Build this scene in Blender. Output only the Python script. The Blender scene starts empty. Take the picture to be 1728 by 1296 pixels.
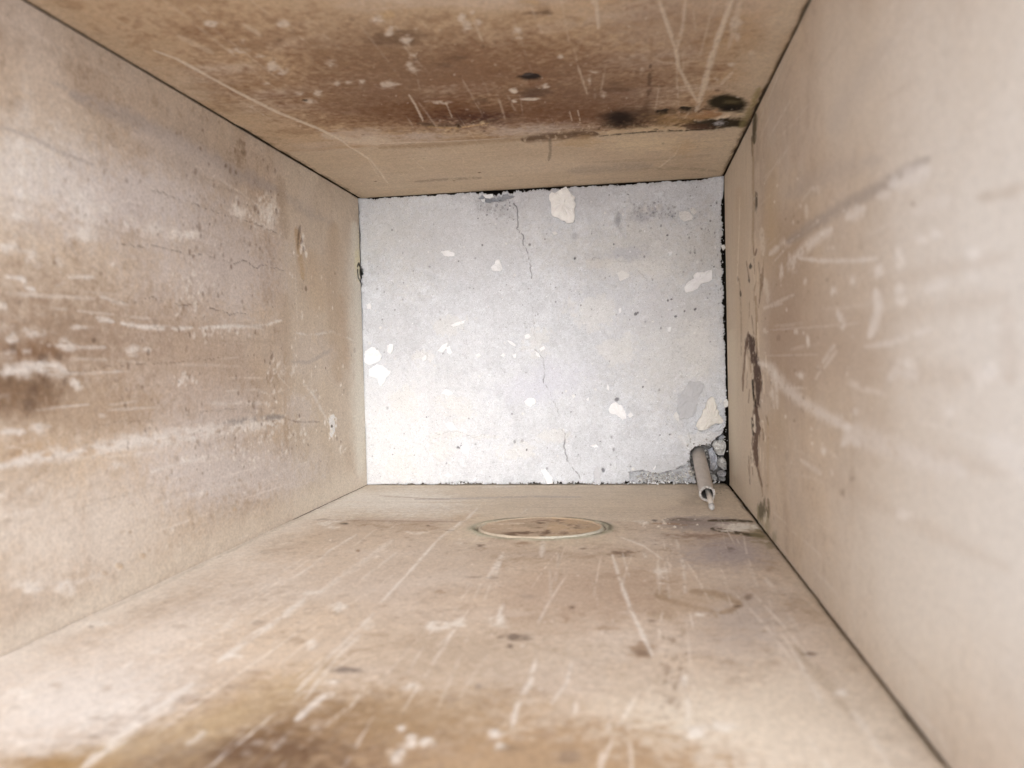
import bpy, math, random
import numpy as np
from mathutils import Matrix, Vector

random.seed(11)
rng = np.random.default_rng(11)
scene = bpy.context.scene
COL = scene.collection

# ------------------------------------------------------------------ camera, sky, sun, exposure
W, H, ZT = 0.45, 0.3646, 0.80            # shaft: width (x), depth (y), height of the liner (z)
F_PX, CAM = 1335.13, np.array([0.3390, 0.1509, 0.9700])
RX, RY, RZ = -0.0265, 0.1513, -0.0208


def rot3(a, b, c):
    ca, sa, cb, sb, cc, sc = math.cos(a), math.sin(a), math.cos(b), math.sin(b), math.cos(c), math.sin(c)
    X = np.array([[1, 0, 0], [0, ca, -sa], [0, sa, ca]])
    Y = np.array([[cb, 0, sb], [0, 1, 0], [-sb, 0, cb]])
    Z = np.array([[cc, -sc, 0], [sc, cc, 0], [0, 0, 1]])
    return X @ Y @ Z


ROT = rot3(RX, RY, RZ)
cd = bpy.data.cameras.new('camera')
cam = bpy.data.objects.new('camera', cd)
COL.objects.link(cam)
M4 = np.eye(4); M4[:3, :3] = ROT; M4[:3, 3] = CAM
cam.matrix_world = Matrix(M4.tolist())
cd.sensor_fit = 'HORIZONTAL'; cd.sensor_width = 36.0
cd.lens = F_PX / 1728 * 36
cd.clip_start = 0.005; cd.clip_end = 100
cd.dof.use_dof = True; cd.dof.focus_distance = 0.96; cd.dof.aperture_fstop = 7.5
scene.camera = cam

SUN_DIR = Vector((-0.13, -0.20, -1.0)).normalized()   # the way the light travels
elev = math.asin(-SUN_DIR.z)
wd = bpy.data.worlds.new('World'); scene.world = wd; wd.use_nodes = True
nt = wd.node_tree; nt.nodes.clear()
sky = nt.nodes.new('ShaderNodeTexSky'); sky.sky_type = 'NISHITA'; sky.sun_disc = False
sky.sun_elevation = elev; sky.sun_rotation = math.atan2(-SUN_DIR.x, -SUN_DIR.y)
sky.air_density = 1.0; sky.dust_density = 4.0; sky.ozone_density = 1.0
hsv = nt.nodes.new('ShaderNodeHueSaturation'); hsv.inputs['Saturation'].default_value = 0.36
bg = nt.nodes.new('ShaderNodeBackground'); bg.inputs['Strength'].default_value = 0.15
wo = nt.nodes.new('ShaderNodeOutputWorld')
nt.links.new(sky.outputs[0], hsv.inputs['Color']); nt.links.new(hsv.outputs[0], bg.inputs['Color'])
nt.links.new(bg.outputs[0], wo.inputs['Surface'])

sd = bpy.data.lights.new('sun', 'SUN'); sd.energy = 1.0; sd.angle = math.radians(52); sd.color = (1.0, 0.995, 0.985)
sun = bpy.data.objects.new('sun', sd); COL.objects.link(sun)
sun.rotation_euler = SUN_DIR.to_track_quat('-Z', 'Y').to_euler()
sun.location = (0.6, 0.7, 2.5)

scene.view_settings.view_transform = 'Standard'; scene.view_settings.look = 'None'
scene.view_settings.gamma = 1.0; scene.view_settings.use_curve_mapping = False
scene.view_settings.exposure = 1.62
scene.render.engine = 'CYCLES'
scene.cycles.max_bounces = 7; scene.cycles.diffuse_bounces = 6
scene.cycles.use_denoising = True
try:
    scene.cycles.denoising_input_passes = 'RGB_ALBEDO_NORMAL'; scene.cycles.denoising_prefilter = 'ACCURATE'
except Exception:
    pass


# ------------------------------------------------------------------ noise
def _hash(ix, iy, seed):
    h = (ix.astype(np.uint32) * np.uint32(374761393) + iy.astype(np.uint32) * np.uint32(668265263)
         + np.uint32((seed * 2246822519) & 0xffffffff))
    h = (h ^ (h >> np.uint32(13))) * np.uint32(1274126177)
    h = h ^ (h >> np.uint32(16))
    return (h & np.uint32(0xffffff)).astype(np.float32) / np.float32(0xffffff)


def grid_noise(s, t, fs, ft, seed):
    """value noise on the grid t x s; fs, ft cells per metre; range -1..1"""
    x = s * fs + 1000.3; y = t * ft + 1000.7
    xi = np.floor(x).astype(np.int64); yi = np.floor(y).astype(np.int64)
    fx = (x - xi).astype(np.float32); fy = (y - yi).astype(np.float32)
    fx = fx * fx * (3 - 2 * fx); fy = fy * fy * (3 - 2 * fy)
    fx = fx[None, :]; fy = fy[:, None]

    def h(dx, dy):
        return _hash(*np.broadcast_arrays((xi + dx)[None, :], (yi + dy)[:, None]), seed)
    a = h(0, 0) * (1 - fx) + h(1, 0) * fx
    b = h(0, 1) * (1 - fx) + h(1, 1) * fx
    return (a * (1 - fy) + b * fy) * 2 - 1


def fbm(s, t, fs, ft, octv, seed, gain=0.5):
    out = 0; amp = 1; tot = 0
    for k in range(octv):
        out = out + amp * grid_noise(s, t, fs * 2.03 ** k, ft * 2.03 ** k, seed + 17 * k)
        tot += amp; amp *= gain
    return out / tot


def n1(x, f, seed):
    return grid_noise(np.asarray(x, float), np.array([0.5]), f, 1, seed)[0]


def sstep(a, b, x):
    x = np.clip((x - a) / (b - a), 0, 1)
    return x * x * (3 - 2 * x)


# ------------------------------------------------------------------ mesh helpers
def link(name, me, parent=None):
    o = bpy.data.objects.new(name, me); COL.objects.link(o)
    if parent is not None:
        o.parent = parent
    return o


def tag(o, label=None, cat=None, group=None, kind=None):
    if label: o['label'] = label
    if cat: o['category'] = cat
    if group: o['group'] = group
    if kind: o['kind'] = kind
    return o


def empty(name, loc=(0, 0, 0)):
    o = bpy.data.objects.new(name, None); COL.objects.link(o); o.location = loc; o.empty_display_size = 0.02
    return o


def make_mesh(name, co, faces, mat, smooth=True, tone=None):
    me = bpy.data.meshes.new(name)
    me.from_pydata([tuple(map(float, c)) for c in co], [], faces)
    me.polygons.foreach_set('use_smooth', [smooth] * len(me.polygons))
    me.materials.append(mat)
    if tone is not None:
        a = me.color_attributes.new('tone', 'FLOAT_COLOR', 'POINT')
        c4 = np.ones((len(co), 4), np.float32); c4[:, :3] = tone
        a.data.foreach_set('color', c4.ravel())
    me.update()
    return me


def grid_mesh(name, P, tone, mat, skirt, extra=None):
    """P (nt, ns, 3) points and their tone; skirt: offset vector by which the border is turned back; extra: (co, quads, tone)"""
    nt_, ns_ = P.shape[:2]
    idx = np.arange(nt_ * ns_, dtype=np.int32).reshape(nt_, ns_)
    q = np.stack([idx[:-1, :-1], idx[:-1, 1:], idx[1:, 1:], idx[1:, :-1]], -1).reshape(-1, 4)
    co = [P.reshape(-1, 3)]; tn = [tone.reshape(-1, 3)]
    ring = np.concatenate([idx[0, :], idx[1:, -1], idx[-1, -2::-1], idx[-2:0, 0]])
    n0 = nt_ * ns_
    rc = P.reshape(-1, 3)[ring]
    co.append(rc + np.asarray(skirt)); tn.append(tone.reshape(-1, 3)[ring])
    m = len(ring); k = np.arange(m); k2 = (k + 1) % m
    qs = np.stack([ring[k2], ring[k], n0 + k, n0 + k2], -1).astype(np.int32)
    quads = [q, qs]
    if extra is not None:
        eco, eq, et = extra
        base = n0 + m
        co.append(np.asarray(eco, float)); tn.append(np.tile(np.asarray(et, float), (len(eco), 1)))
        quads.append(np.asarray(eq, np.int32) + base)
    co = np.concatenate(co).astype(np.float32); tn = np.concatenate(tn).astype(np.float32)
    quads = np.concatenate(quads).astype(np.int32)
    me = bpy.data.meshes.new(name)
    me.vertices.add(len(co)); me.vertices.foreach_set('co', co.ravel())
    me.loops.add(quads.size); me.loops.foreach_set('vertex_index', quads.ravel())
    me.polygons.add(len(quads))
    me.polygons.foreach_set('loop_start', np.arange(len(quads), dtype=np.int32) * 4)
    sm = np.ones(len(quads), bool)
    me.polygons.foreach_set('use_smooth', sm)
    me.update(calc_edges=True); me.validate()
    a = me.color_attributes.new('tone', 'FLOAT_COLOR', 'POINT')
    c4 = np.ones((len(co), 4), np.float32); c4[:, :3] = np.clip(tn, 0.005, 0.95)
    a.data.foreach_set('color', c4.ravel())
    me.materials.append(mat)
    return me


# ------------------------------------------------------------------ materials
def new_mat(name, rough, tone=None, spec=0.3):
    m = bpy.data.materials.new(name); m.use_nodes = True
    n = m.node_tree.nodes; l = m.node_tree.links
    b = n['Principled BSDF']; b.inputs['Roughness'].default_value = rough
    b.inputs['Specular IOR Level'].default_value = spec
    return m, n, l, b


def weathered(name, rough, grains, bump, spec=0.3, pores=None, detail=1.5):
    """colour from the surface's own tone, broken up by noise of several sizes, with fine relief"""
    m, n, l, b = new_mat(name, rough, spec=spec)
    at = n.new('ShaderNodeAttribute'); at.attribute_name = 'tone'
    tc = n.new('ShaderNodeTexCoord')
    cur = at.outputs['Color']; hsum = None
    for scale, amp, stretch in grains:
        mp = n.new('ShaderNodeMapping'); mp.inputs['Scale'].default_value = stretch
        l.new(tc.outputs['Object'], mp.inputs['Vector'])
        no = n.new('ShaderNodeTexNoise'); no.inputs['Scale'].default_value = scale
        no.inputs['Detail'].default_value = detail if scale < 1000 else 1.0; no.inputs['Roughness'].default_value = 0.68
        l.new(mp.outputs[0], no.inputs['Vector'])
        mr = n.new('ShaderNodeMapRange'); mr.inputs['From Min'].default_value = 0.25; mr.inputs['From Max'].default_value = 0.75
        mr.inputs['To Min'].default_value = 1 - amp; mr.inputs['To Max'].default_value = 1 + amp
        l.new(no.outputs['Fac'], mr.inputs['Value'])
        mu = n.new('ShaderNodeVectorMath'); mu.operation = 'SCALE'
        l.new(cur, mu.inputs[0]); l.new(mr.outputs[0], mu.inputs['Scale'])
        cur = mu.outputs[0]
        if hsum is None:
            hsum = no.outputs['Fac']
    if pores:
        vs, thr, dark = pores
        vo = n.new('ShaderNodeTexVoronoi'); vo.inputs['Scale'].default_value = vs
        l.new(tc.outputs['Object'], vo.inputs['Vector'])
        rnd = n.new('ShaderNodeSeparateColor'); l.new(vo.outputs['Color'], rnd.inputs[0])
        sz = n.new('ShaderNodeMapRange'); sz.inputs['From Min'].default_value = 0.55; sz.inputs['From Max'].default_value = 1.0
        sz.inputs['To Min'].default_value = 0.0; sz.inputs['To Max'].default_value = thr
        l.new(rnd.outputs[0], sz.inputs['Value'])
        lt = n.new('ShaderNodeMath'); lt.operation = 'LESS_THAN'
        l.new(vo.outputs['Distance'], lt.inputs[0]); l.new(sz.outputs[0], lt.inputs[1])
        mr = n.new('ShaderNodeMapRange'); mr.inputs['To Min'].default_value = 1.0; mr.inputs['To Max'].default_value = dark
        l.new(lt.outputs[0], mr.inputs['Value'])
        mu = n.new('ShaderNodeVectorMath'); mu.operation = 'SCALE'
        l.new(cur, mu.inputs[0]); l.new(mr.outputs[0], mu.inputs['Scale']); cur = mu.outputs[0]
    l.new(cur, b.inputs['Base Color'])
    bp = n.new('ShaderNodeBump'); bp.inputs['Strength'].default_value = bump; bp.inputs['Distance'].default_value = 0.0008
    l.new(hsum, bp.inputs['Height']); l.new(bp.outputs[0], b.inputs['Normal'])
    return m


M_SIDE = weathered('weathered_board', 0.8, [(1900, 0.17, (1, 1, 1)), (430, 0.19, (1, 1, 1))], 0.14, 0.06, detail=4)
M_EAST = weathered('pale_board', 0.8, [(1900, 0.10, (1, 1, 1)), (430, 0.10, (1, 1, 1))], 0.08, 0.06, detail=3)
M_CONC = weathered('pale_concrete', 0.85, [(1300, 0.16, (1, 1, 1)), (420, 0.06, (1, 1, 1))], 0.45, 0.08, pores=(620, 0.30, 0.6))
M_CHIP = weathered('plaster_flake', 0.9, [(900, 0.05, (1, 1, 1)), (140, 0.05, (1, 1, 1))], 0.5, 0.15)
M_STONE = weathered('broken_mortar', 0.9, [(1300, 0.18, (1, 1, 1)), (260, 0.14, (1, 1, 1))], 0.8, 0.15)
M_TUBE = weathered('dusty_plastic', 0.7, [(1400, 0.16, (1, 1, 1)), (160, 0.10, (1, 1, 0.3))], 0.3, 0.25)
M_DARK = weathered('matte_dark', 1.0, [(200, 0.3, (1, 1, 1))], 0.8, 0.0)


# ------------------------------------------------------------------ from a picture point to a point on a plane of the shaft
def ray(px, py):
    d = ROT @ np.array([(px - 864) / F_PX, -(py - 648) / F_PX, -1.0])
    return d


PLANES = {'west': (0, 0.0), 'east': (0, W), 'south': (1, 0.0), 'north': (1, H), 'floor': (2, 0.0)}


def on(plane, px, py):
    ax, val = PLANES[plane]
    d = ray(px, py)
    p = CAM + d * ((val - CAM[ax]) / d[ax])
    return np.array([p[0], p[1]]) if plane == 'floor' else np.array([p[1 - ax], p[2]])


class Surf:
    """a surface as a fine grid of tone and relief that marks are added to"""
    def __init__(self, plane, s, t, base, seed):
        self.plane, self.s, self.t, self.seed = plane, s, t, seed
        n = (len(t), len(s))
        self.C = np.tile(np.asarray(base, np.float32), n + (1,))
        self.Z = np.zeros(n, np.float32)
        self.n_mid = fbm(s, t, 60, 60, 4, seed)
        self.n_fine = fbm(s, t, 260, 260, 3, seed + 50)
        self.n_big = fbm(s, t, 9, 9, 4, seed + 100)
        self.n_dry = fbm(s, t, 330, 110, 3, seed + 150)
        self.flip = 0
        self.base = np.asarray(base, np.float32)

    def noise(self, name, sl):
        a = getattr(self, name)
        self.flip += 1
        k = (self.flip * 37) % a.shape[1]
        j = (self.flip * 53) % a.shape[0]
        r = np.arange(sl[0].start, sl[0].stop); c = np.arange(sl[1].start, sl[1].stop)
        return a[np.ix_((r + j) % a.shape[0], (c + k) % a.shape[1])]

    def frame(self, x, y):
        c = on(self.plane, x, y)
        e1 = (on(self.plane, x + 1, y) - on(self.plane, x - 1, y)) / 2
        e2 = (on(self.plane, x, y + 1) - on(self.plane, x, y - 1)) / 2
        return c, e1, e2, np.linalg.inv(np.stack([e1, e2], 1))

    def window(self, lo, hi):
        i0, i1 = np.searchsorted(self.s, lo[0]), np.searchsorted(self.s, hi[0])
        j0, j1 = np.searchsorted(self.t, lo[1]), np.searchsorted(self.t, hi[1])
        return (slice(j0, j1), slice(i0, i1)) if i1 > i0 and j1 > j0 else None

    def put(self, sl, m, col, op, dz):
        if col is not None:
            mm = np.clip(m * op, 0, 1)[..., None]
            self.C[sl] = self.C[sl] * (1 - mm) + np.asarray(col, np.float32) * mm
        if dz:
            self.Z[sl] += m * dz

    def blob(self, x, y, rx, ry, col, op=1.0, rag=0.45, soft=0.5, dz=0.0, rot=0.0, fine=0.35, dry=0.0):
        c, e1, e2, J = self.frame(x, y)
        R = max(rx, ry) * (1.35 + rag + soft)
        ext = np.abs(e1) * R + np.abs(e2) * R
        sl = self.window(c - ext, c + ext)
        if sl is None: return
        ds = self.s[sl[1]][None, :] - c[0]; dt = self.t[sl[0]][:, None] - c[1]
        a = J[0, 0] * ds + J[0, 1] * dt; b = J[1, 0] * ds + J[1, 1] * dt
        if rot:
            cr, sr = math.cos(rot), math.sin(rot); a, b = a * cr + b * sr, -a * sr + b * cr
        d = np.sqrt((a / rx) ** 2 + (b / ry) ** 2)
        if max(rx, ry) > 42 and soft > 0.75 and self.plane != 'floor':
            col = np.clip(self.base + (np.asarray(col) - self.base) * 1.5, 0.02, 0.8); op = min(1.0, op * 1.25)
        big = self.noise('n_big', sl) if max(rx, ry) > 60 else self.noise('n_mid', sl)
        d = d + rag * 1.6 * big + (fine if max(rx, ry) < 4 else fine * (2.0 if max(rx, ry) < 40 or self.plane == 'north' else 0.4 if self.plane == 'east' else 1.5)) * self.noise('n_fine', sl)
        m = 1 - sstep(1 - soft, 1 + soft * 0.6, d)
        if dry: m = m * sstep(dry - 0.5, dry + 0.2, 0.5 + self.noise('n_dry', sl) * 0.9)
        self.put(sl, m, col, op, dz)

    def line(self, pts, w, col, op=1.0, dry=0.3, rag=0.35, soft=0.6, dz=0.0, taper=True):
        pts = [np.array(p, float) for p in pts]
        st = np.array([on(self.plane, *p) for p in pts])
        L = []
        tot = sum(np.linalg.norm(b - a) for a, b in zip(pts[:-1], pts[1:])); acc = 0
        pad = np.zeros(2)
        for p in pts:
            c, e1, e2, J = self.frame(*p); pad = np.maximum(pad, (np.abs(e1) + np.abs(e2)) * w * 1.6)
        sl = self.window(st.min(0) - pad, st.max(0) + pad)
        if sl is None: return
        best = None
        for a_, b_ in zip(pts[:-1], pts[1:]):
            mid = (a_ + b_) / 2; c, e1, e2, J = self.frame(*mid)
            sa, sb = on(self.plane, *a_), on(self.plane, *b_)
            pa = J @ (sa - c); pb = J @ (sb - c)
            ds = self.s[sl[1]][None, :] - c[0]; dt = self.t[sl[0]][:, None] - c[1]
            u = J[0, 0] * ds + J[0, 1] * dt; v = J[1, 0] * ds + J[1, 1] * dt
            dx, dy = pb - pa; L2 = dx * dx + dy * dy + 1e-9
            k = np.clip(((u - pa[0]) * dx + (v - pa[1]) * dy) / L2, 0, 1)
            d = np.hypot(u - pa[0] - k * dx, v - pa[1] - k * dy)
            seg = math.sqrt(L2); g = (acc + k * seg) / max(tot, 1e-6)
            ww = w * 0.5 * (1.0 if not taper else 1.0) * (0.45 + 0.55 * np.sqrt(np.clip(np.minimum(g, 1 - g) * 6, 0, 1)) if taper else 1.0)
            d = d / ww
            best = d if best is None else np.minimum(best, d)
            acc += np.linalg.norm(b_ - a_)
        best = best + rag * self.noise('n_fine', sl) + rag * self.noise('n_mid', sl)
        m = 1 - sstep(1 - soft, 1 + soft, best)
        if dry: m = m * sstep(dry - 0.45, dry + 0.15, 0.5 + self.noise('n_dry', sl) * 0.9)
        self.put(sl, m, col, op, dz)

    def specks(self, n, box, r, col, op, dz=0.0, asp=1.0, seed=0, jitter=0.3):
        g = np.random.default_rng(seed + self.seed)
        for _ in range(n):
            x = g.uniform(box[0], box[2]); y = g.uniform(box[1], box[3])
            rr = g.uniform(r[0], r[1]) * (0.6 + g.random() ** 3 * 1.2)
            self.blob(x, y, rr, rr * asp * g.uniform(0.7, 1.4), col, op * g.uniform(0.4, 1), rag=0.3, soft=0.5, dz=dz)

    def streaks(self, n, tr, length, w, col, op, seed=0, along='t'):
        """fine scratches that run with (or across) the depth of the shaft, in metres"""
        g = np.random.default_rng(seed + self.seed)
        for _ in range(n):
            s0 = g.uniform(self.s[0], self.s[-1]); t0 = g.uniform(*tr); ln = g.uniform(*length)
            ww = g.uniform(*w); tilt = g.normal(0, 0.06); o = op * g.uniform(0.25, 1)
            if along == 't':
                sl = self.window((s0 - 0.02 - ln * 0.2, t0), (s0 + 0.02 + ln * 0.2, t0 + ln))
            else:
                sl = self.window((s0, t0 - 0.01), (s0 + ln, t0 + 0.01))
            if sl is None: continue
            S = self.s[sl[1]][None, :]; T = self.t[sl[0]][:, None]
            if along == 't':
                k = (T - t0) / ln; d = np.abs(S - s0 - tilt * (T - t0) - 0.15 * tilt * ln * np.sin(k * 3)) / ww
            else:
                k = (S - s0) / ln; d = np.abs(T - t0 - 0.15 * tilt * (S - s0)) / ww
            m = np.clip(1.2 - d, 0, 1) * np.clip(np.minimum(k, 1 - k) * 5, 0, 1)
            m = m * sstep(-0.1, 0.5, 0.35 + self.noise('n_dry', sl))
            self.put(sl, m, col, o, 0)


WHITE = (0.74, 0.72, 0.69); PALE = (0.60, 0.545, 0.475); TAN = (0.47, 0.375, 0.285); LAV = (0.50, 0.455, 0.435)
GREYL = (0.33, 0.295, 0.285); BROWN = (0.27, 0.175, 0.105); DBROWN = (0.135, 0.08, 0.05); BLACK = (0.022, 0.018, 0.014)
GOLD = (0.42, 0.29, 0.155); OLIVE = (0.20, 0.175, 0.095); MAUVE = (0.27, 0.20, 0.165); REDB = (0.22, 0.125, 0.08)
CREAM = (0.585, 0.50, 0.395); HONEY = (0.40, 0.285, 0.18)

# ------------------------------------------------------------------ the four boards of the shaft liner
def axis(L, step, dense_to, top):
    n = int(dense_to / step)
    return np.concatenate([np.linspace(0, dense_to, n), np.linspace(dense_to, top, 8)[1:]])


BAND = 0.225          # height of the paler foot strip, where the face layer ends


def start(plane, L, dense_to, base, foot, seed):
    s = np.linspace(0, L, int(L / 0.001)); t = axis(ZT, 0.00125, dense_to, ZT)
    f = Surf(plane, s, t, base, seed)
    T = t[:, None]
    C = f.C
    C *= (1 + 0.10 * f.n_big + 0.05 * f.n_mid + 0.035 * f.n_fine)[..., None]
    warm = fbm(s, t, 16, 16, 3, seed + 300)
    C *= 1 + warm[..., None] * np.array([0.03, 0.0, -0.07])
    # cloudy ageing: darker brown and paler greyish patches of several sizes
    cl = fbm(s, t, 20, 20, 6, seed + 310, 0.62); rust = fbm(s, t, 120, 120, 4, seed + 330, 0.7); cl2 = fbm(s, t, 13, 26, 4, seed + 320, 0.45)
    mott = {'west': 0.75, 'north': 1.0, 'south': 0.85, 'east': 0.4}[plane]
    C += (np.asarray(base) * np.array((0.74, 0.65, 0.56)) - C) * (0.55 * mott * sstep(-0.08, 0.42, cl))[..., None]
    C += (np.asarray(base) * np.array((0.62, 0.53, 0.44)) - C) * (0.62 * mott * sstep(0.10, 0.5, rust + 0.35 * cl))[..., None]
    C += (np.array((0.56, 0.51, 0.465)) - C) * (0.32 * mott * sstep(-0.05, 0.55, cl2))[..., None]
    edge = BAND + 0.004 * n1(s, 30, seed + 400)[None, :] + 0.0016 * n1(s, 190, seed + 401)[None, :]
    soft = 0.010 if plane == 'west' else 0.004
    low = 1 - sstep(-soft, soft, T - edge)
    grain = fbm(s, t, 14, 420, 3, seed + 410)
    fc = np.asarray(foot) * (1 + 0.05 * grain + 0.04 * f.n_mid + 0.02 * f.n_fine)[..., None]
    k = 0.42 if plane == 'west' else 0.75
    f.C = (C * (1 - low[..., None] * k) + fc * low[..., None] * k).astype(np.float32)
    f.Z += ((0.0 if plane == 'west' else -0.0005) * low + 0.00005 * f.n_fine + 0.00016 * f.n_mid).astype(np.float32)
    if plane == 'east': f.Z += (-0.0012 * (1 - sstep(0, 0.007, T)) ** 2).astype(np.float32)      # worn lower arris
    return f


# --- board with fine cracks and long white scrapes (picture left)
f = start('west', H, 0.62, (0.455, 0.372, 0.292), (0.52, 0.465, 0.385), 1)
f.blob(60, 290, 170, 110, (0.53, 0.485, 0.44), 0.6, soft=0.9, rag=0.3)
f.blob(370, 450, 130, 110, (0.485, 0.43, 0.40), 0.6, soft=0.8, rag=0.3)
f.blob(240, 330, 150, 70, LAV, 0.55, soft=0.9, rag=0.3)
f.blob(330, 690, 130, 60, (0.46, 0.40, 0.365), 0.5, soft=0.9)
f.blob(400, 800, 150, 60, LAV, 0.55, soft=0.9)
f.blob(150, 900, 260, 80, (0.52, 0.46, 0.40), 0.55, soft=0.9)
f.blob(110, 570, 280, 130, (0.345, 0.26, 0.19), 0.8, soft=0.9); f.blob(340, 610, 150, 80, (0.39, 0.305, 0.24), 0.5, soft=0.9)
f.blob(120, 690, 240, 50, (0.37, 0.28, 0.20), 0.6, soft=0.8)
f.blob(45, 655, 95, 36, (0.26, 0.18, 0.12), 0.6, soft=0.95, rag=0.6)
f.blob(45, 592, 100, 24, BROWN, 0.55, soft=0.8)
f.blob(320, 255, 80, 40, (0.36, 0.29, 0.225), 0.4, soft=0.9, rot=0.5)
f.blob(60, 760, 130, 22, HONEY, 0.35, soft=0.9)
for x, y, r in ((75, 640, 11), (100, 602, 9), (57, 655, 8), (108, 645, 8), (22, 586, 6), (9, 590, 6), (50, 680, 12), (15, 643, 7), (70, 605, 7), (33, 512, 5), (92, 443, 4), (160, 574, 4), (240, 653, 3)):
    f.blob(x, y, r, r * 1.2, DBROWN, 0.6, soft=0.8)
# grey smears
f.line([(120, 158), (210, 196), (300, 238), (400, 292), (470, 322)], 22, GREYL, 0.6, dry=0.2, rag=0.6, soft=0.9)
f.line([(230, 225), (300, 250), (380, 300)], 36, LAV, 0.5, dry=0.0, soft=1.0)
f.line([(470, 322), (500, 345), (560, 380)], 16, GREYL, 0.35, dry=0.3, soft=0.9)
f.line([(0, 213), (45, 228), (100, 256), (160, 280)], 6, GREYL, 0.5, dry=0.3)
f.line([(80, 135), (115, 150)], 7, GREYL, 0.35)
f.blob(477, 330, 10, 30, BROWN, 0.3, soft=0.9)
# hairline cracks
CR = (0.12, 0.09, 0.07)
def crack(f, pts, w=1.7, op=0.85, dz=-0.0012, k=2):
    out = []
    for a, b in zip(pts[:-1], pts[1:]):
        n = max(2, int(math.hypot(b[0] - a[0], b[1] - a[1]) / 3.5))
        for i in range(n):
            u = i / n
            out.append((a[0] + (b[0] - a[0]) * u + random.uniform(-1, 1) * k * 1.15, a[1] + (b[1] - a[1]) * u + random.uniform(-1, 1) * k))
    out.append(pts[-1])
    f.line(out, w * 0.66, CR, op * 0.75, dry=0.5, rag=0.5, soft=0.6, dz=dz * 0.3, taper=False)
crack(f, [(240, 315), (305, 336), (330, 345), (360, 357), (400, 368), (440, 380), (472, 395)])
crack(f, [(205, 413), (240, 416), (255, 412), (290, 421), (330, 432), (345, 428), (370, 438), (400, 446), (410, 438), (430, 452), (445, 448), (480, 456)])
crack(f, [(170, 505), (225, 512), (258, 500), (270, 508), (300, 515), (330, 513), (390, 530), (415, 529)])
crack(f, [(110, 628), (160, 624), (200, 616), (290, 612), (370, 604)], op=0.6)
crack(f, [(300, 705), (350, 693), (400, 690)], op=0.5)
crack(f, [(130, 862), (160, 848), (230, 830), (300, 795)], op=0.35)
crack(f, [(140, 725), (200, 712), (260, 708)], op=0.45)
# white scrapes and scuffs
SC = (0.70, 0.675, 0.645)
for x, y, a, b in ((48, 255, 13, 14), (45, 290, 18, 10), (38, 328, 10, 9), (140, 330, 26, 18), (142, 360, 24, 12), (177, 350, 8, 8), (30, 364, 11, 5), (145, 398, 16, 9),
                   (266, 386, 22, 7), (220, 375, 8, 8), (12, 415, 9, 7), (100, 443, 6, 7), (130, 552, 14, 3), (14, 555, 9, 7), (60, 562, 16, 7), (18, 572, 8, 7), (45, 556, 8, 6),
                   (115, 585, 10, 7), (226, 592, 7, 6), (246, 590, 15, 4), (14, 600, 8, 6), (125, 646, 7, 5), (134, 650, 5, 5), (45, 594, 6, 5), (2, 515, 5, 6), (66, 449, 8, 6),
                   (55, 437, 7, 6), (65, 722, 9, 7), (80, 722, 6, 6), (200, 785, 9, 7), (232, 768, 8, 6), (50, 825, 10, 9), (55, 990, 20, 8), (110, 993, 14, 8), (0, 835, 10, 6)):
    f.blob(x, y, a * 1.25, b * 1.15, (0.62, 0.60, 0.575), 0.55, soft=0.95, rag=0.8, dz=0.0002, dry=0.42)
for pts, w, op in (([(10, 467), (38, 470), (45, 485), (57, 488)], 8, 0.8), ([(115, 467), (160, 468)], 8, 0.7), ([(170, 500), (190, 507), (215, 514)], 7, 0.75),
                   ([(163, 537), (192, 543)], 9, 0.95), ([(205, 545), (240, 552), (300, 555), (324, 553)], 9, 0.95), ([(336, 554), (400, 550), (450, 551), (460, 543), (475, 541)], 8, 0.95),
                   ([(500, 562), (530, 565), (560, 559), (580, 567), (596, 574)], 4.5, 0.95), ([(132, 586), (178, 586)], 7, 0.65),
                   ([(0, 628), (40, 622), (80, 620), (112, 630)], 20, 0.75), ([(105, 631), (160, 630), (217, 626)], 4, 0.7), ([(60, 692), (150, 682)], 4, 0.65), ([(180, 692), (272, 687)], 5, 0.5),
                   ([(0, 730), (42, 728)], 11, 0.75), ([(60, 425), (30, 423)], 7, 0.5), ([(95, 482), (110, 476)], 7, 0.5),
                   ([(0, 787), (50, 776), (90, 768), (140, 762), (190, 752), (250, 742), (310, 736), (400, 722), (475, 712)], 21, 0.85),
                   ([(255, 797), (290, 786), (330, 776), (382, 763)], 7, 0.75), ([(270, 850), (330, 833), (430, 810)], 6, 0.35), ([(60, 995), (120, 985), (180, 968)], 12, 0.4),
                   ([(497, 415), (500, 500), (503, 555)], 2.4, 0.35), ([(470, 635), (490, 655), (502, 678)], 2.5, 0.9), ([(510, 645), (530, 668), (555, 715)], 5, 0.8), ([(475, 795), (520, 778)], 2, 0.7),
                   ([(476, 600), (478, 680), (476, 780)], 5, 0.4), ([(382, 660), (430, 657), (455, 665)], 5, 0.5), ([(350, 682), (450, 680)], 9, 0.45)):
    f.line(pts, w * (1.0 if w > 15 else 0.8), (0.60, 0.58, 0.56), op * (0.85 if w >= 8 else 0.62), dry=0.4, rag=0.6, soft=0.9, dz=0.0002)
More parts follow.
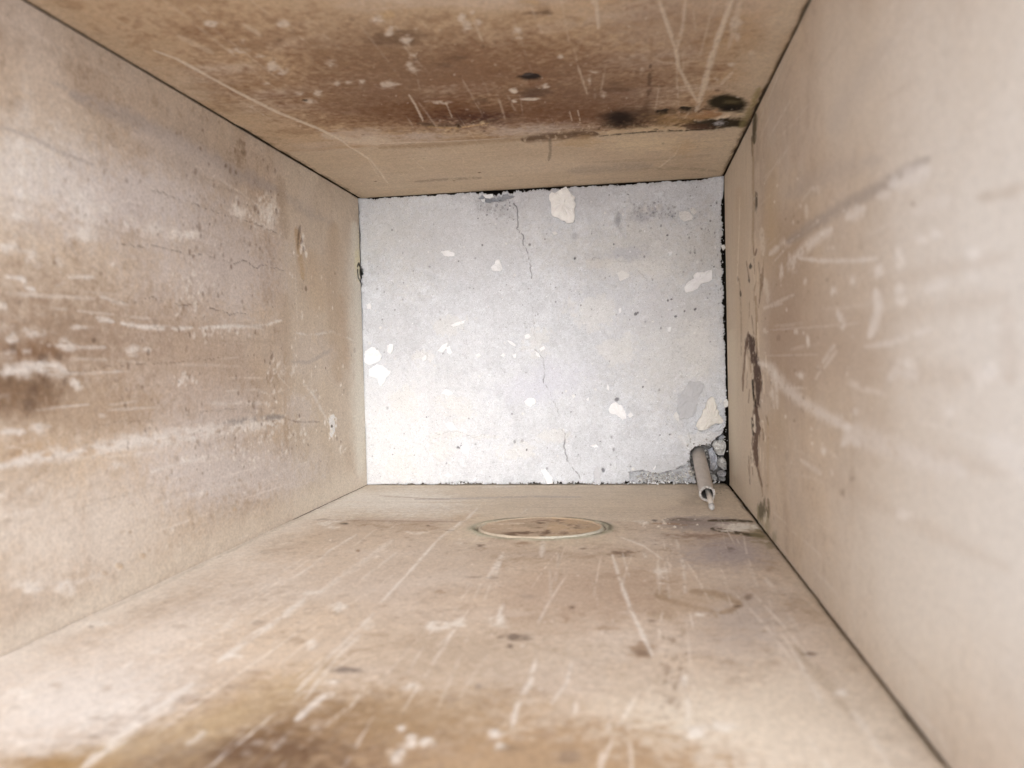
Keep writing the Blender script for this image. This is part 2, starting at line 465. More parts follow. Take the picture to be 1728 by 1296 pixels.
for cx, cy, sx, sy, n in ((328, 490, 26, 38, 70), (310, 643, 16, 12, 26), (452, 362, 26, 30, 110), (405, 355, 16, 13, 30), (470, 622, 22, 15, 40), (470, 690, 30, 50, 60), (500, 735, 22, 9, 26),
                          (330, 775, 30, 8, 24), (375, 560, 45, 10, 30), (525, 665, 10, 10, 14), (580, 760, 14, 5, 10), (410, 735, 60, 30, 60), (420, 780, 60, 30, 40), (350, 400, 70, 50, 30), (325, 398, 20, 8, 22)):
    g = np.random.default_rng(cx)
    for _ in range(n):
        x, y = cx + g.normal(0, 0.55) * sx, cy + g.normal(0, 0.55) * sy
        a = g.uniform(0.9, 2.4)
        f.blob(x, y, a, a * g.uniform(1, 2.8), (0.66, 0.64, 0.61), g.uniform(0.15, 0.55), soft=0.6, dz=0.0001, rot=g.normal(0.2, 0.25))
f.blob(450, 362, 24, 30, WHITE, 0.35, soft=0.6, dry=0.4); f.blob(405, 355, 16, 13, WHITE, 0.5, soft=0.6)
f.blob(310, 395, 22, 7, WHITE, 0.5, soft=0.7)
f.line([(378, 714), (430, 706), (478, 703)], 9, (0.24, 0.22, 0.22), 0.75, dry=0.45, soft=0.9)
f.line([(478, 704), (500, 712), (540, 712)], 3, DBROWN, 0.6)
f.blob(561, 715, 6, 20, WHITE, 0.95, soft=0.3, dz=0.0005); f.blob(559, 719, 1.6, 2.5, BLACK, 0.9)
# foot strip tints
f.line([(482, 500), (484, 600), (486, 700), (480, 740)], 16, (0.39, 0.30, 0.215), 0.5, dry=0, soft=0.9)
f.line([(470, 300), (476, 350), (483, 400)], 14, (0.36, 0.28, 0.20), 0.5, dry=0, soft=0.9)
f.line([(500, 385), (505, 420), (512, 470)], 10, GOLD, 0.75, dry=0.3)
f.line([(525, 430), (540, 520)], 36, (0.47, 0.36, 0.24), 0.5, dry=0, soft=1)
f.line([(562, 380), (563, 460), (566, 560), (572, 640)], 22, (0.40, 0.295, 0.19), 0.55, dry=0, soft=1)
f.line([(575, 500), (585, 620)], 14, HONEY, 0.4, dry=0, soft=1)
f.line([(598, 380), (603, 480), (606, 600), (608, 800)], 22, (0.60, 0.59, 0.53), 0.65, dry=0, soft=0.9)
f.blob(604, 435, 5, 26, (0.62, 0.58, 0.33), 0.55, soft=0.9)
f.blob(510, 690, 24, 26, LAV, 0.6, soft=0.7); f.blob(530, 600, 40, 40, LAV, 0.35, soft=0.9)
f.line([(492, 610), (520, 612), (560, 590)], 6, GREYL, 0.45)
for x, y in ((504, 400), (508, 408), (503, 412), (512, 420), (506, 390)):
    f.blob(x, y, 2.5, 7, DBROWN, 0.6, soft=0.5); f.blob(x + 5, y + 10, 2.2, 6, WHITE, 0.7)
f.line([(604, 450), (606, 444), (609, 452), (608, 462), (611, 470), (609, 476), (605, 468), (604, 455)], 2.2, (0.05, 0.045, 0.04), 0.9, dry=0.1, dz=-0.001, taper=False)
# crusty lower patch, pits and knocks
f.specks(150, (200, 800, 440, 930), (1.2, 3.2), (0.33, 0.235, 0.15), 0.5, dz=-0.0001, seed=3)
f.specks(60, (200, 800, 440, 930), (1.0, 2.4), WHITE, 0.35, dz=0.0001, seed=4)
for x, y in ((240, 938), (200, 955), (203, 958), (176, 968), (430, 872), (395, 860)):
    f.blob(x, y, 5, 3.5, (0.42, 0.31, 0.19), 0.6, dz=0.0003)
f.specks(130, (300, 240, 475, 560), (0.9, 2.1), (0.20, 0.14, 0.10), 0.7, dz=-0.0003, asp=1.9, seed=5)
f.specks(70, (100, 180, 420, 420), (1.2, 2.6), (0.22, 0.16, 0.12), 0.55, dz=-0.0002, asp=1.5, seed=6)
f.specks(110, (200, 560, 478, 800), (0.9, 2.1), (0.17, 0.12, 0.09), 0.7, dz=-0.0003, asp=2.0, seed=7)
f.specks(26, (0, 400, 300, 900), (2.0, 4.2), (0.20, 0.14, 0.10), 0.4, asp=1.4, seed=8)
f.specks(24, (0, 400, 300, 800), (2.0, 4.5), SC, 0.35, seed=9)
f.specks(40, (485, 420, 600, 780), (0.8, 1.6), WHITE, 0.7, asp=3, seed=10)
f.specks(25, (485, 420, 605, 780), (0.8, 1.5), DBROWN, 0.7, asp=2.2, seed=11)
f.specks(16, (380, 240, 420, 275), (1.6, 3.0), (0.25, 0.18, 0.12), 0.7, asp=1.8, seed=12)
f.streaks(30, (0.2, 0.58), (0.03, 0.16), (0.0006, 0.0016), SC, 0.35, seed=1)
f.streaks(35, (0.2, 0.58), (0.03, 0.14), (0.0008, 0.0022), (0.30, 0.23, 0.17), 0.35, seed=2)
f.line([(0, 1085), (200, 1000), (400, 905), (612, 810)], 46, (0.56, 0.51, 0.44), 0.6, dry=0, soft=1.0, taper=False)
WEST = f

# --- board with brown damp stain and black mould (picture top)
f = start('north', W, 0.57, (0.42, 0.312, 0.208), (0.475, 0.395, 0.30), 2)
f.blob(700, 60, 420, 60, (0.39, 0.285, 0.185), 0.5, soft=0.9)
f.blob(770, 140, 300, 85, (0.285, 0.185, 0.115), 0.72, soft=0.95, rag=0.5); f.blob(850, 185, 280, 34, (0.25, 0.155, 0.095), 0.6, soft=0.9, rag=0.45)
f.blob(680, 110, 140, 60, (0.29, 0.20, 0.13), 0.5, soft=0.9)
f.blob(1030, 160, 130, 45, (0.29, 0.20, 0.135), 0.5, soft=0.9)
f.blob(1120, 60, 110, 80, (0.37, 0.28, 0.205), 0.5, soft=0.9)
f.blob(620, 170, 90, 30, (0.29, 0.195, 0.125), 0.45, soft=0.9)
f.blob(800, 196, 90, 14, (0.18, 0.11, 0.07), 0.7, soft=0.8)
f.blob(720, 190, 130, 22, (0.24, 0.145, 0.085), 0.4, soft=0.9)
f.blob(980, 195, 130, 20, (0.24, 0.145, 0.085), 0.4, soft=0.9)
f.line([(45, 20), (282, 160), (430, 246), (600, 345)], 60, (0.45, 0.37, 0.275), 0.55, dry=0, soft=1, taper=False)
f.line([(1345, 0), (1290, 110), (1245, 200), (1215, 280)], 56, (0.49, 0.42, 0.325), 0.75, dry=0, soft=1, taper=False)
for x, y, a, b, c, o in ((455, 33, 18, 4, BROWN, .8), (500, 57, 22, 6, BROWN, .8), (530, 74, 17, 6, BROWN, .75), (545, 90, 14, 6, BROWN, .8), (572, 105, 18, 7, BROWN, .75), (430, 80, 34, 7, BROWN, .7),
                         (360, 84, 28, 4, BROWN, .5), (594, 33, 8, 4, DBROWN, .7), (604, 40, 5, 4, BROWN, .7), (652, 24, 14, 7, GOLD, .6), (670, 66, 50, 13, DBROWN, .55), (650, 85, 26, 5, BROWN, .6),
                         (775, 97, 19, 5, DBROWN, .65), (750, 110, 12, 5, DBROWN, .5), (857, 95, 12, 6, BROWN, .7), (816, 78, 4, 4, DBROWN, .6), (755, 60, 14, 8, BROWN, .55), (905, 22, 22, 3, DBROWN, .6),
                         (925, 18, 8, 4, DBROWN, .6), (900, 3, 16, 4, GOLD, .6), (978, 35, 9, 6, GOLD, .5), (1140, 101, 26, 4, BROWN, .6), (1072, 101, 9, 2, BROWN, .6), (665, 125, 10, 5, BROWN, .6),
                         (700, 102, 6, 4, DBROWN, .7), (520, 72, 8, 3, BROWN, .6), (640, 150, 25, 8, REDB, .5), (1040, 152, 32, 3, DBROWN, .6), (1038, 142, 12, 4, DBROWN, .5), (1106, 145, 14, 3, DBROWN, .65),
                         (1212, 152, 5, 2, DBROWN, .7), (1215, 118, 12, 3, REDB, .5), (1190, 128, 16, 3, REDB, .4), (1285, 66, 6, 4, BROWN, .5), (340, 150, 40, 6, BROWN, .35), (400, 185, 50, 6, BROWN, .35),
                         (500, 222, 50, 6, BROWN, .45), (815, 170, 14, 5, DBROWN, .5), (780, 235, 120, 5, BROWN, .3), (700, 228, 40, 8, LAV, .35), (870, 222, 50, 9, LAV, .35), (940, 215, 60, 8, LAV, .25), (610, 225, 60, 9, LAV, .3)):
    f.blob(x, y, a, b, c, o, soft=0.75)
# lens-shaped knot and patch below it
f.blob(894, 131, 20, 6.5, (0.035, 0.028, 0.026), 0.97, rag=0.12, soft=0.25, fine=0.15, dz=-0.0015)
f.blob(890, 129, 9, 2, (0.11, 0.09, 0.085), 0.7, soft=0.6)
f.blob(897, 158, 34, 11, (0.135, 0.085, 0.06), 0.75, soft=0.7)
for x, y, a, b in ((867, 153, 6, 5), (920, 146, 11, 5), (868, 171, 5, 3), (893, 167, 18, 1.6)):
    f.blob(x, y, a, b, PALE, 0.85, soft=0.5, dz=0.0003)
# white fleck marks
for x, y, a, b in ((355, 40, 10, 4), (403, 85, 11, 4), (410, 68, 6, 5), (440, 94, 9, 4), (460, 110, 7, 7), (476, 121, 11, 6), (475, 42, 9, 6), (640, 33, 11, 6), (657, 56, 6, 5), (662, 46, 4, 3), (687, 68, 8, 6),
                   (695, 115, 11, 8), (690, 108, 6, 4), (697, 94, 5, 3), (559, 110, 8, 6), (507, 158, 8, 3), (536, 160, 7, 6), (788, 45, 9, 7), (807, 38, 5, 5), (797, 20, 5, 4), (875, 50, 8, 5), (875, 64, 7, 3),
                   (946, 95, 4, 3), (1018, 160, 3.5, 7), (1058, 165, 2.5, 3), (1002, 122, 9, 2.5), (995, 135, 3, 7), (1185, 50, 13, 4), (1210, 135, 4, 4), (1245, 62, 6, 9), (1235, 110, 9, 5), (740, 172, 16, 3), (655, 140, 14, 6), (450, 141, 6, 3),
                   (1270, 95, 6, 8), (1003, 5, 3, 4), (780, 30, 6, 8), (588, 138, 6, 4), (570, 140, 5, 4), (610, 138, 5, 3), (525, 171, 9, 4), (1240, 40, 8, 10)):
    f.blob(x, y, a * 1.05, b * 1.05, (0.56, 0.50, 0.43), 0.7, soft=0.8, rag=0.7, dz=0.0004, dry=0.35)
f.blob(516, 170, 5, 2, BLACK, 0.9, soft=0.3, dz=-0.001)
LT = (0.56, 0.49, 0.40)
for pts, w, op in (([(260, 85), (300, 100), (400, 155), (470, 190), (540, 218), (575, 236), (590, 248)], 4, 0.85), ([(590, 248), (625, 270), (640, 290), (655, 310)], 2.5, 0.8),
                   ([(1236, 0), (1215, 55), (1203, 90), (1192, 130), (1182, 165), (1174, 188)], 9, 0.85), ([(1112, 0), (1130, 52), (1141, 85), (1145, 112), (1160, 142), (1176, 170)], 6, 0.7),
                   ([(1157, 0), (1152, 45), (1142, 85)], 6, 0.5), ([(1250, 0), (1240, 45), (1230, 80)], 10, 0.4), ([(1217, 142), (1236, 122)], 6, 0.6), ([(690, 160), (700, 175), (714, 204)], 3, 0.7),
                   ([(752, 172), (763, 198)], 2, 0.6), ([(1007, 0), (1010, 48)], 5, 0.6), ([(1150, 240), (1140, 262), (1112, 284)], 2, 0.8), ([(1155, 200), (1163, 190)], 3, 0.6), ([(975, 110), (992, 160)], 3, 0.45),
                   ([(640, 300), (620, 268), (600, 255)], 2, 0.5), ([(960, 186), (965, 205)], 1.6, 0.6), ([(975, 186), (979, 204)], 1.6, 0.6), ([(800, 35), (814, 70)], 4, 0.35), ([(545, 228), (600, 238), (640, 242)], 9, 0.5),
                   ([(612, 232), (660, 238)], 6, 0.5), ([(640, 242), (760, 239), (850, 234)], 2.2, 0.6), ([(690, 262), (720, 290)], 1.6, 0.4), ([(300, 60), (360, 90)], 8, 0.25), ([(410, 40), (440, 60)], 8, 0.3)):
    f.line(pts, w, LT, op, dry=0.2, dz=0.0002)
# flaking edge above the foot strip
f.line([(640, 250), (720, 246), (800, 241), (885, 236)], 7, (0.30, 0.21, 0.135), 0.6, dry=0.1, soft=0.9)
f.line([(882, 237), (920, 232), (960, 229), (1008, 226)], 12, (0.13, 0.075, 0.045), 0.85, dry=0.2, soft=0.8)
f.blob(985, 225, 28, 8, DBROWN, 0.7, soft=0.8)
f.line([(1012, 231), (1060, 227), (1110, 223), (1180, 221), (1245, 214)], 2.6, (0.04, 0.03, 0.02), 0.95, dry=0.3, dz=-0.001)
f.line([(1012, 226), (1060, 220), (1120, 216), (1180, 216)], 8, (0.52, 0.41, 0.27), 0.7, dry=0.3)
f.line([(705, 209), (730, 213), (755, 211), (790, 208), (838, 203)], 7, DBROWN, 0.8, dry=0.4)
f.line([(720, 214), (770, 216), (830, 207)], 3, GOLD, 0.8, dry=0.4, dz=0.0006)
f.specks(26, (705, 202, 840, 222), (1.5, 4), (0.06, 0.035, 0.025), 0.85, dz=-0.0012, asp=0.5, seed=2)
f.specks(22, (705, 204, 840, 226), (1.5, 4), (0.55, 0.43, 0.28), 0.7, dz=0.0006, asp=0.4, seed=3)
f.specks(30, (1010, 205, 1120, 224), (1.5, 4), (0.58, 0.48, 0.35), 0.75, dz=0.0007, asp=0.4, seed=4)
f.specks(26, (1010, 205, 1200, 222), (1.2, 3.5), (0.05, 0.03, 0.02), 0.8, dz=-0.0012, asp=0.45, seed=5)
f.specks(24, (940, 205, 1010, 226), (1.0, 2), (0.6, 0.5, 0.38), 0.7, asp=0.8, seed=15)
# mould
f.line([(1020, 212), (1060, 208), (1105, 206), (1150, 205), (1200, 208), (1258, 206)], 15, (0.11, 0.068, 0.04), 0.8, dry=0.42, rag=0.8, soft=0.9)
f.line([(1085, 196), (1120, 190), (1160, 186), (1205, 182)], 9, (0.10, 0.065, 0.04), 0.6, dry=0.45, rag=0.8, soft=0.9)
f.blob(1046, 201, 34, 14, (0.03, 0.018, 0.013), 0.97, rag=0.25, soft=0.8, fine=0.08)
f.blob(1088, 190, 26, 14, (0.10, 0.06, 0.04), 0.7, soft=0.9, fine=0.1)
f.blob(1230, 175, 35, 15.5, (0.045, 0.036, 0.02), 1.0, rag=0.16, soft=0.32, fine=0.06)
f.blob(1232, 184, 24, 7, BLACK, 0.9, soft=0.6, fine=0.1)
f.blob(1238, 172, 12, 4, (0.14, 0.115, 0.06), 0.6, soft=0.8)
f.blob(1118, 189, 13, 4.5, (0.03, 0.025, 0.02), 0.95, rag=0.35, soft=0.3, dz=-0.001); f.blob(1158, 184, 11, 3.5, (0.04, 0.032, 0.025), 0.95, soft=0.3, dz=-0.001)
f.blob(1192, 198, 30, 9, (0.33, 0.195, 0.105), 0.9, soft=0.5); f.blob(1165, 205, 60, 12, GOLD, 0.35, soft=0.8)
f.line([(1200, 186), (1185, 184), (1178, 190)], 3, DBROWN, 0.8)
f.line([(1172, 203), (1185, 206), (1205, 202), (1232, 194)], 6, (0.62, 0.53, 0.42), 0.9, dry=0.2, dz=0.0008)
f.blob(1215, 209, 52, 9, (0.045, 0.036, 0.022), 0.97, rag=0.35, soft=0.45, fine=0.2)
f.blob(1175, 215, 30, 5, (0.10, 0.055, 0.035), 0.85, soft=0.5)
f.blob(1215, 210, 11, 5, (0.42, 0.43, 0.47), 0.8, soft=0.6, dry=0.3)  # bluish white highlight painted into the tone
f.blob(1249, 193, 14, 2.2, (0.55, 0.47, 0.33), 0.9, soft=0.4)
f.line([(1284, 150), (1275, 175), (1262, 200), (1250, 215)], 12, (0.25, 0.21, 0.10), 0.75, dry=0.2, soft=0.9)
f.line([(1098, 105), (1097, 120), (1096, 140), (1094, 165)], 6, (0.13, 0.08, 0.055), 0.85, dry=0.62, rag=0.6)
f.line([(1100, 30), (1098, 100)], 6, BROWN, 0.4, dry=0.5); f.line([(1094, 165), (1088, 190)], 10, DBROWN, 0.5, soft=0.9)
# foot strip: grain smudges
f.line([(928, 234), (929, 255), (926, 272)], 5, (0.20, 0.16, 0.12), 0.7, dry=0.2)
f.line([(960, 290), (1020, 286), (1100, 280)], 12, (0.30, 0.25, 0.21), 0.5, dry=0.2, soft=0.9)
f.line([(700, 307), (760, 303), (812, 301)], 4, (0.25, 0.20, 0.16), 0.6, dry=0.4); f.line([(1000, 275), (1100, 271), (1200, 262)], 4, (0.33, 0.26, 0.19), 0.4)
f.blob(766, 306, 3, 1, DBROWN, 0.8); f.blob(809, 292, 3, 1, DBROWN, 0.8); f.blob(1119, 243, 2.5, 1.5, BLACK, 0.9)
f.blob(980, 240, 40, 12, GOLD, 0.5, soft=0.9); f.blob(1100, 245, 90, 14, (0.53, 0.43, 0.30), 0.5, soft=0.9); f.blob(1155, 250, 20, 12, GOLD, 0.35, soft=0.9)
f.line([(1080, 287), (1150, 284), (1215, 290)], 5, (0.22, 0.18, 0.13), 0.35, dry=0.5)
f.specks(120, (420, 20, 1250, 215), (1.0, 2.6), DBROWN, 0.6, asp=0.7, seed=6)
f.specks(80, (420, 10, 1250, 215), (1.0, 2.4), (0.58, 0.51, 0.43), 0.5, asp=0.8, seed=7, dz=0.0003)
f.specks(50, (440, 10, 1280, 215), (5, 14), BROWN, 0.35, asp=0.4, seed=8)
f.specks(16, (450, 180, 1200, 330), (1.5, 3.5), (0.12, 0.075, 0.05), 0.8, asp=0.28, seed=9)
f.streaks(55, (0.22, 0.54), (0.03, 0.14), (0.0005, 0.0013), LT, 0.4, seed=1)
f.streaks(60, (0.0, 0.2), (0.02, 0.12), (0.0003, 0.0008), LT, 0.4, seed=3)
f.streaks(70, (0.0, 0.2), (0.04, 0.22), (0.0006, 0.002), (0.32, 0.25, 0.18), 0.35, seed=4, along='s')
f.line([(37, 2), (282, 145), (430, 232), (606, 335)], 7, (0.16, 0.115, 0.07), 0.8, dry=0.55, rag=0.7, soft=0.9, taper=False)
f.line([(1368, 2), (1297, 143), (1224, 286)], 7, (0.20, 0.15, 0.09), 0.7, dry=0.5, rag=0.7, soft=0.9, taper=False)
NORTH = f

# --- board with the round plug (picture bottom)
f = start('south', W, 0.735, (0.465, 0.38, 0.30), (0.505, 0.44, 0.355), 3)
f.blob(300, 1060, 330, 70, (0.535, 0.475, 0.42), 0.5, soft=0.9, rot=-0.45)
f.blob(650, 960, 160, 50, (0.46, 0.385, 0.32), 0.5, soft=0.9)
f.blob(120, 1180, 200, 70, (0.52, 0.465, 0.415), 0.6, soft=0.9)
f.blob(1390, 1210, 280, 120, (0.525, 0.455, 0.37), 0.5, soft=0.9)
f.blob(1120, 1220, 160, 70, (0.50, 0.43, 0.345), 0.6, soft=0.9)
f.blob(800, 1100, 260, 70, (0.39, 0.305, 0.225), 0.6, soft=0.9)
f.blob(980, 990, 200, 50, (0.405, 0.31, 0.235), 0.6, soft=0.9)
f.blob(500, 1305, 320, 150, (0.265, 0.182, 0.12), 1.0, soft=0.85, rag=0.35); f.blob(330, 1215, 200, 40, (0.42, 0.31, 0.20), 0.5, soft=0.9, rot=-0.45)
f.blob(360, 1300, 230, 60, (0.25, 0.18, 0.13), 0.5, soft=0.8); f.blob(640, 1240, 190, 50, (0.34, 0.245, 0.165), 0.6, soft=0.9)
f.blob(850, 1305, 320, 110, (0.33, 0.215, 0.115), 1.0, soft=0.7, rag=0.4)
f.blob(700, 1200, 200, 45, (0.35, 0.25, 0.155), 0.55, soft=0.9)
f.blob(420, 1200, 150, 30, (0.40, 0.30, 0.19), 0.5, soft=0.9, rot=-0.5)
f.blob(150, 1305, 240, 45, (0.37, 0.27, 0.17), 0.5, soft=0.9); f.blob(170, 1275, 200, 24, (0.40, 0.30, 0.19), 0.5, soft=0.9, rot=-0.3); f.blob(60, 1290, 130, 20, (0.33, 0.22, 0.12), 0.6, soft=0.9)
f.blob(1230, 930, 75, 26, (0.35, 0.30, 0.285), 0.6, soft=0.9); f.blob(1255, 1030, 70, 60, (0.40, 0.345, 0.305), 0.45, soft=0.9)
f.line([(1240, 850), (1310, 930), (1450, 1110), (1590, 1290)], 40, (0.43, 0.35, 0.26), 0.45, dry=0, soft=1, taper=False)
f.line([(600, 830), (400, 920), (200, 1015), (0, 1110)], 40, (0.62, 0.585, 0.54), 0.7, dry=0, soft=1, taper=False)
f.blob(660, 845, 120, 22, (0.58, 0.545, 0.50), 0.55, soft=0.9)
f.blob(1090, 850, 120, 12, (0.50, 0.42, 0.33), 0.6, soft=0.9)
f.line([(540, 877), (640, 878), (760, 880), (806, 879)], 3.5, (0.33, 0.235, 0.17), 0.75, dry=0.25)
f.line([(600, 874), (790, 878)], 7, (0.42, 0.33, 0.265), 0.5, soft=0.9)
f.blob(790, 872, 30, 6, (0.42, 0.31, 0.21), 0.6, soft=0.9)
f.blob(912, 891, 132, 27, (0.50, 0.425, 0.325), 0.8, soft=0.5)      # pale halo round the plug
f.line([(700, 842), (800, 840), (900, 837), (980, 838)], 3, GREYL, 0.55, dry=0.3); f.line([(640, 836), (760, 843)], 2, (0.36, 0.28, 0.22), 0.5)
# stains
for pts, w, op in (([(1105, 1003), (1125, 1012), (1145, 1018), (1168, 1023)], 8, .8), ([(1165, 998), (1205, 1001), (1232, 1010), (1248, 1018), (1235, 1030), (1215, 1034)], 10, .75), ([(1168, 1023), (1200, 1030), (1210, 1042)], 7, .6), ([(1095, 1035), (1140, 1038)], 14, .5), ([(1110, 998), (1130, 1005)], 12, .5)):
    f.line(pts, w, (0.27, 0.185, 0.105), op, dry=0.15, soft=0.9)
for x, y, a, b, c, o in ((1170, 1015, 70, 22, (0.40, 0.30, 0.21), .4), (1048, 933, 28, 4.5, DBROWN, .8), (1048, 932, 46, 6, BROWN, .35), (1102, 1048, 11, 3, DBROWN, .75), (1082, 1096, 20, 13, BROWN, .8), (1085, 1103, 15, 5, DBROWN, .5),
                         (868, 1075, 23, 5, (.17, .12, .09), .85), (861, 1091, 6, 5, (.13, .09, .07), .85), (595, 1131, 32, 5, (.20, .155, .13), .85), (1366, 1104, 18, 4, (.17, .11, .08), .85), (967, 1025, 5, 3, DBROWN, .8),
                         (892, 1007, 20, 4, (.27, .21, .17), .5), (832, 975, 12, 2.5, (.25, .19, .15), .6), (798, 974, 12, 2, (.22, .16, .13), .7), (740, 998, 10, 4, BROWN, .6), (955, 1047, 5, 6, BROWN, .5), (1262, 1008, 6, 6, (.2, .14, .1), .7),
                         (1245, 1023, 8, 2, DBROWN, .7), (685, 1145, 18, 6, BROWN, .45), (862, 1262, 30, 6, (.24, .16, .09), .7), (960, 1275, 20, 9, (.22, .15, .1), .6), (920, 1240, 20, 8, BROWN, .4), (905, 935, 60, 5, (.36, .28, .22), .4),
                         (1232, 926, 8, 4, (.15, .12, .1), .6), (810, 920, 8, 2, DBROWN, .6), (985, 926, 6, 1.6, DBROWN, .6), (880, 917, 12, 2, BROWN, .7), (545, 876, 11, 2.2, DBROWN, .6), (583, 884, 8, 1.6, BLACK, .8), (604, 929, 3, 2, BROWN, .8),
                         (722, 887, 4, 1.2, DBROWN, .8), (755, 895, 9, 1.5, DBROWN, .6), (810, 922, 5, 2, DBROWN, .7), (1300, 960, 7, 4, BROWN, .5), (1290, 1065, 5, 4, BROWN, .6), (1020, 1060, 18, 4, BROWN, .4), (180, 1162, 9, 6, BROWN, .4), (97, 1157, 8, 5, BROWN, .4),
                         (160, 1212, 20, 4, (.3, .22, .16), .5), (153, 1057, 4, 2, (.2, .16, .14), .7), (305, 1057, 12, 3, (.32, .24, .18), .5), (435, 1050, 10, 4, (.25, .2, .17), .5), (25, 1193, 8, 5, (.3, .25, .2), .5), (400, 1018, 20, 8, (.4, .31, .25), .5),
                         (760, 1180, 8, 6, (.3, .23, .17), .4), (1028, 1210, 6, 5, (.3, .23, .17), .6), (1290, 1155, 5, 4, (.35, .27, .2), .5), (808, 1157, 5, 5, (.27, .22, .18), .6)):
    f.blob(x, y, a, b, c, o, soft=0.7)
f.specks(60, (1115, 1060, 1160, 1215), (2.0, 4.5), (0.25, 0.175, 0.12), 0.65, asp=1.1, seed=3)
f.line([(1340, 1090), (1400, 1160), (1440, 1215)], 14, (0.34, 0.265, 0.19), 0.55, dry=0.3, soft=0.9)
# white scratches
SW = (0.68, 0.64, 0.59)
for pts, w, op in (([(806, 857), (790, 873), (760, 895), (740, 910), (690, 966), (638, 1022)], 4.5, .95), ([(630, 1034), (610, 1058), (560, 1104), (530, 1135), (500, 1168)], 7, .6), ([(620, 1060), (575, 1102), (540, 1145), (515, 1180)], 6, .55),
                   ([(662, 912), (625, 940), (580, 970), (545, 995)], 9, .55), ([(670, 932), (640, 955), (610, 978)], 4, .5), ([(602, 902), (555, 930), (540, 945), (520, 960), (497, 976)], 4, .75), ([(632, 895), (600, 920)], 2.5, .5),
                   ([(545, 998), (512, 1002)], 7, .85), ([(515, 1010), (490, 1030), (478, 1040)], 11, .9), ([(472, 1043), (455, 1055), (430, 1070), (400, 1095), (368, 1118)], 10, .9), ([(410, 1108), (390, 1105)], 6, .7),
                   ([(325, 1153), (290, 1178), (240, 1215), (180, 1262), (140, 1296)], 16, .75), ([(250, 1180), (220, 1202)], 10, .6), ([(225, 1115), (200, 1138)], 9, .55), ([(270, 1095), (250, 1105)], 8, .6),
                   ([(562, 1170), (545, 1176), (520, 1195), (500, 1215)], 12, .9), ([(345, 1235), (315, 1256)], 12, .55), ([(480, 1245), (460, 1262)], 12, .35), ([(340, 1085), (330, 1090)], 9, .5), ([(395, 1045), (378, 1058)], 6, .6),
                   ([(850, 932), (838, 955), (824, 974)], 9, .8), ([(845, 950), (836, 972)], 5, .6), ([(850, 1018), (840, 1040)], 6, .8), ([(905, 1107), (896, 1150), (873, 1190), (864, 1228)], 9, .85), ([(965, 1118), (957, 1152), (930, 1188)], 6, .6),
                   ([(1033, 936), (1050, 990), (1066, 1032), (1085, 1072), (1102, 1108)], 6.5, .95), ([(1141, 910), (1154, 955), (1156, 1000)], 6, .65), ([(1047, 906), (1086, 921), (1130, 952)], 2.6, .9), ([(917, 914), (914, 938)], 9, .8),
                   ([(1050, 932), (1062, 975)], 4, .6), ([(1112, 940), (1113, 1005)], 5, .4), ([(1122, 950), (1130, 1010)], 5, .4), ([(1292, 976), (1310, 1000)], 7, .5), ([(1160, 1180), (1165, 1240)], 12, .45), ([(942, 935), (938, 980)], 4, .5), ([(928, 960), (930, 1010)], 4, .35),
                   ([(812, 985), (800, 1010)], 4, .5), ([(828, 985), (818, 1012)], 4, .4), ([(1345, 1112), (1390, 1190)], 10, .4), ([(1440, 1200), (1500, 1290)], 12, .45), ([(1345, 1060), (1330, 1035)], 9, .35), ([(1255, 940), (1280, 990)], 5, .3),
                   ([(680, 896), (700, 901), (725, 898)], 3, .75), ([(878, 868), (890, 858)], 2, .7), ([(655, 867), (675, 866)], 2, .8), ([(815, 822), (870, 820)], 3, .6), ([(735, 845), (760, 844)], 2, .8)):
    f.line(pts, w * 0.9, (0.60, 0.565, 0.525), op * 0.75, dry=0.38, rag=0.5, soft=0.9, dz=0.0002)
for x, y, a, b in ((557, 884, 22, 5.5), (838, 1048, 16, 11), (846, 1042, 8, 8), (775, 1052, 14, 8), (735, 1056, 18, 6), (700, 1156, 15, 7), (565, 1151, 20, 5), (527, 1089, 7, 6), (573, 1024, 12, 6), (1200, 1228, 32, 8), (1175, 1236, 14, 8), (678, 1268, 14, 14), (693, 1250, 9, 8),
                   (664, 1278, 9, 9), (722, 1254, 10, 9), (678, 1230, 7, 6), (838, 1240, 9, 7), (1422, 1168, 8, 9), (30, 1166, 22, 9), (165, 1053, 14, 4), (1085, 882, 14, 3.5), (1105, 916, 7, 4), (1178, 1037, 8, 4), (0, 1105, 8, 7), (777, 917, 8, 2.5), (1085, 936, 6, 3), (1120, 972, 14, 9), (1155, 1145, 8, 12), (845, 1260, 10, 8)):
    f.blob(x, y, a, b, (0.62, 0.59, 0.55), 0.66, soft=0.9, rag=0.9, dz=0.0002, dry=0.42)
# damp corner by the dark slot
f.line([(1120, 877), (1150, 875), (1185, 878)], 5, (0.09, 0.07, 0.05), 0.9, dry=0.35); f.blob(1104, 877, 8, 2.4, (0.10, 0.09, 0.08), 0.8)
f.blob(1185, 884, 62, 13, (0.29, 0.25, 0.245), 0.8, soft=0.7); f.blob(1150, 880, 40, 8, (0.22, 0.17, 0.13), 0.5, soft=0.8)
f.line([(1195, 878), (1240, 877), (1272, 880)], 5, (0.10, 0.075, 0.045), 0.95, dry=0.15); f.line([(1200, 892), (1225, 896), (1262, 902), (1290, 905)], 6, (0.085, 0.065, 0.035), 0.95, dry=0.15)
f.blob(1245, 889, 34, 6.5, (0.60, 0.575, 0.53), 0.97, soft=0.4, dry=0.15); f.blob(1215, 886, 14, 3, (0.5, 0.47, 0.44), .7, dry=.3)
f.blob(1284, 898, 17, 14, (0.20, 0.165, 0.085), 0.85, soft=0.8); f.blob(1300, 918, 8, 7, OLIVE, 0.6, soft=0.8)
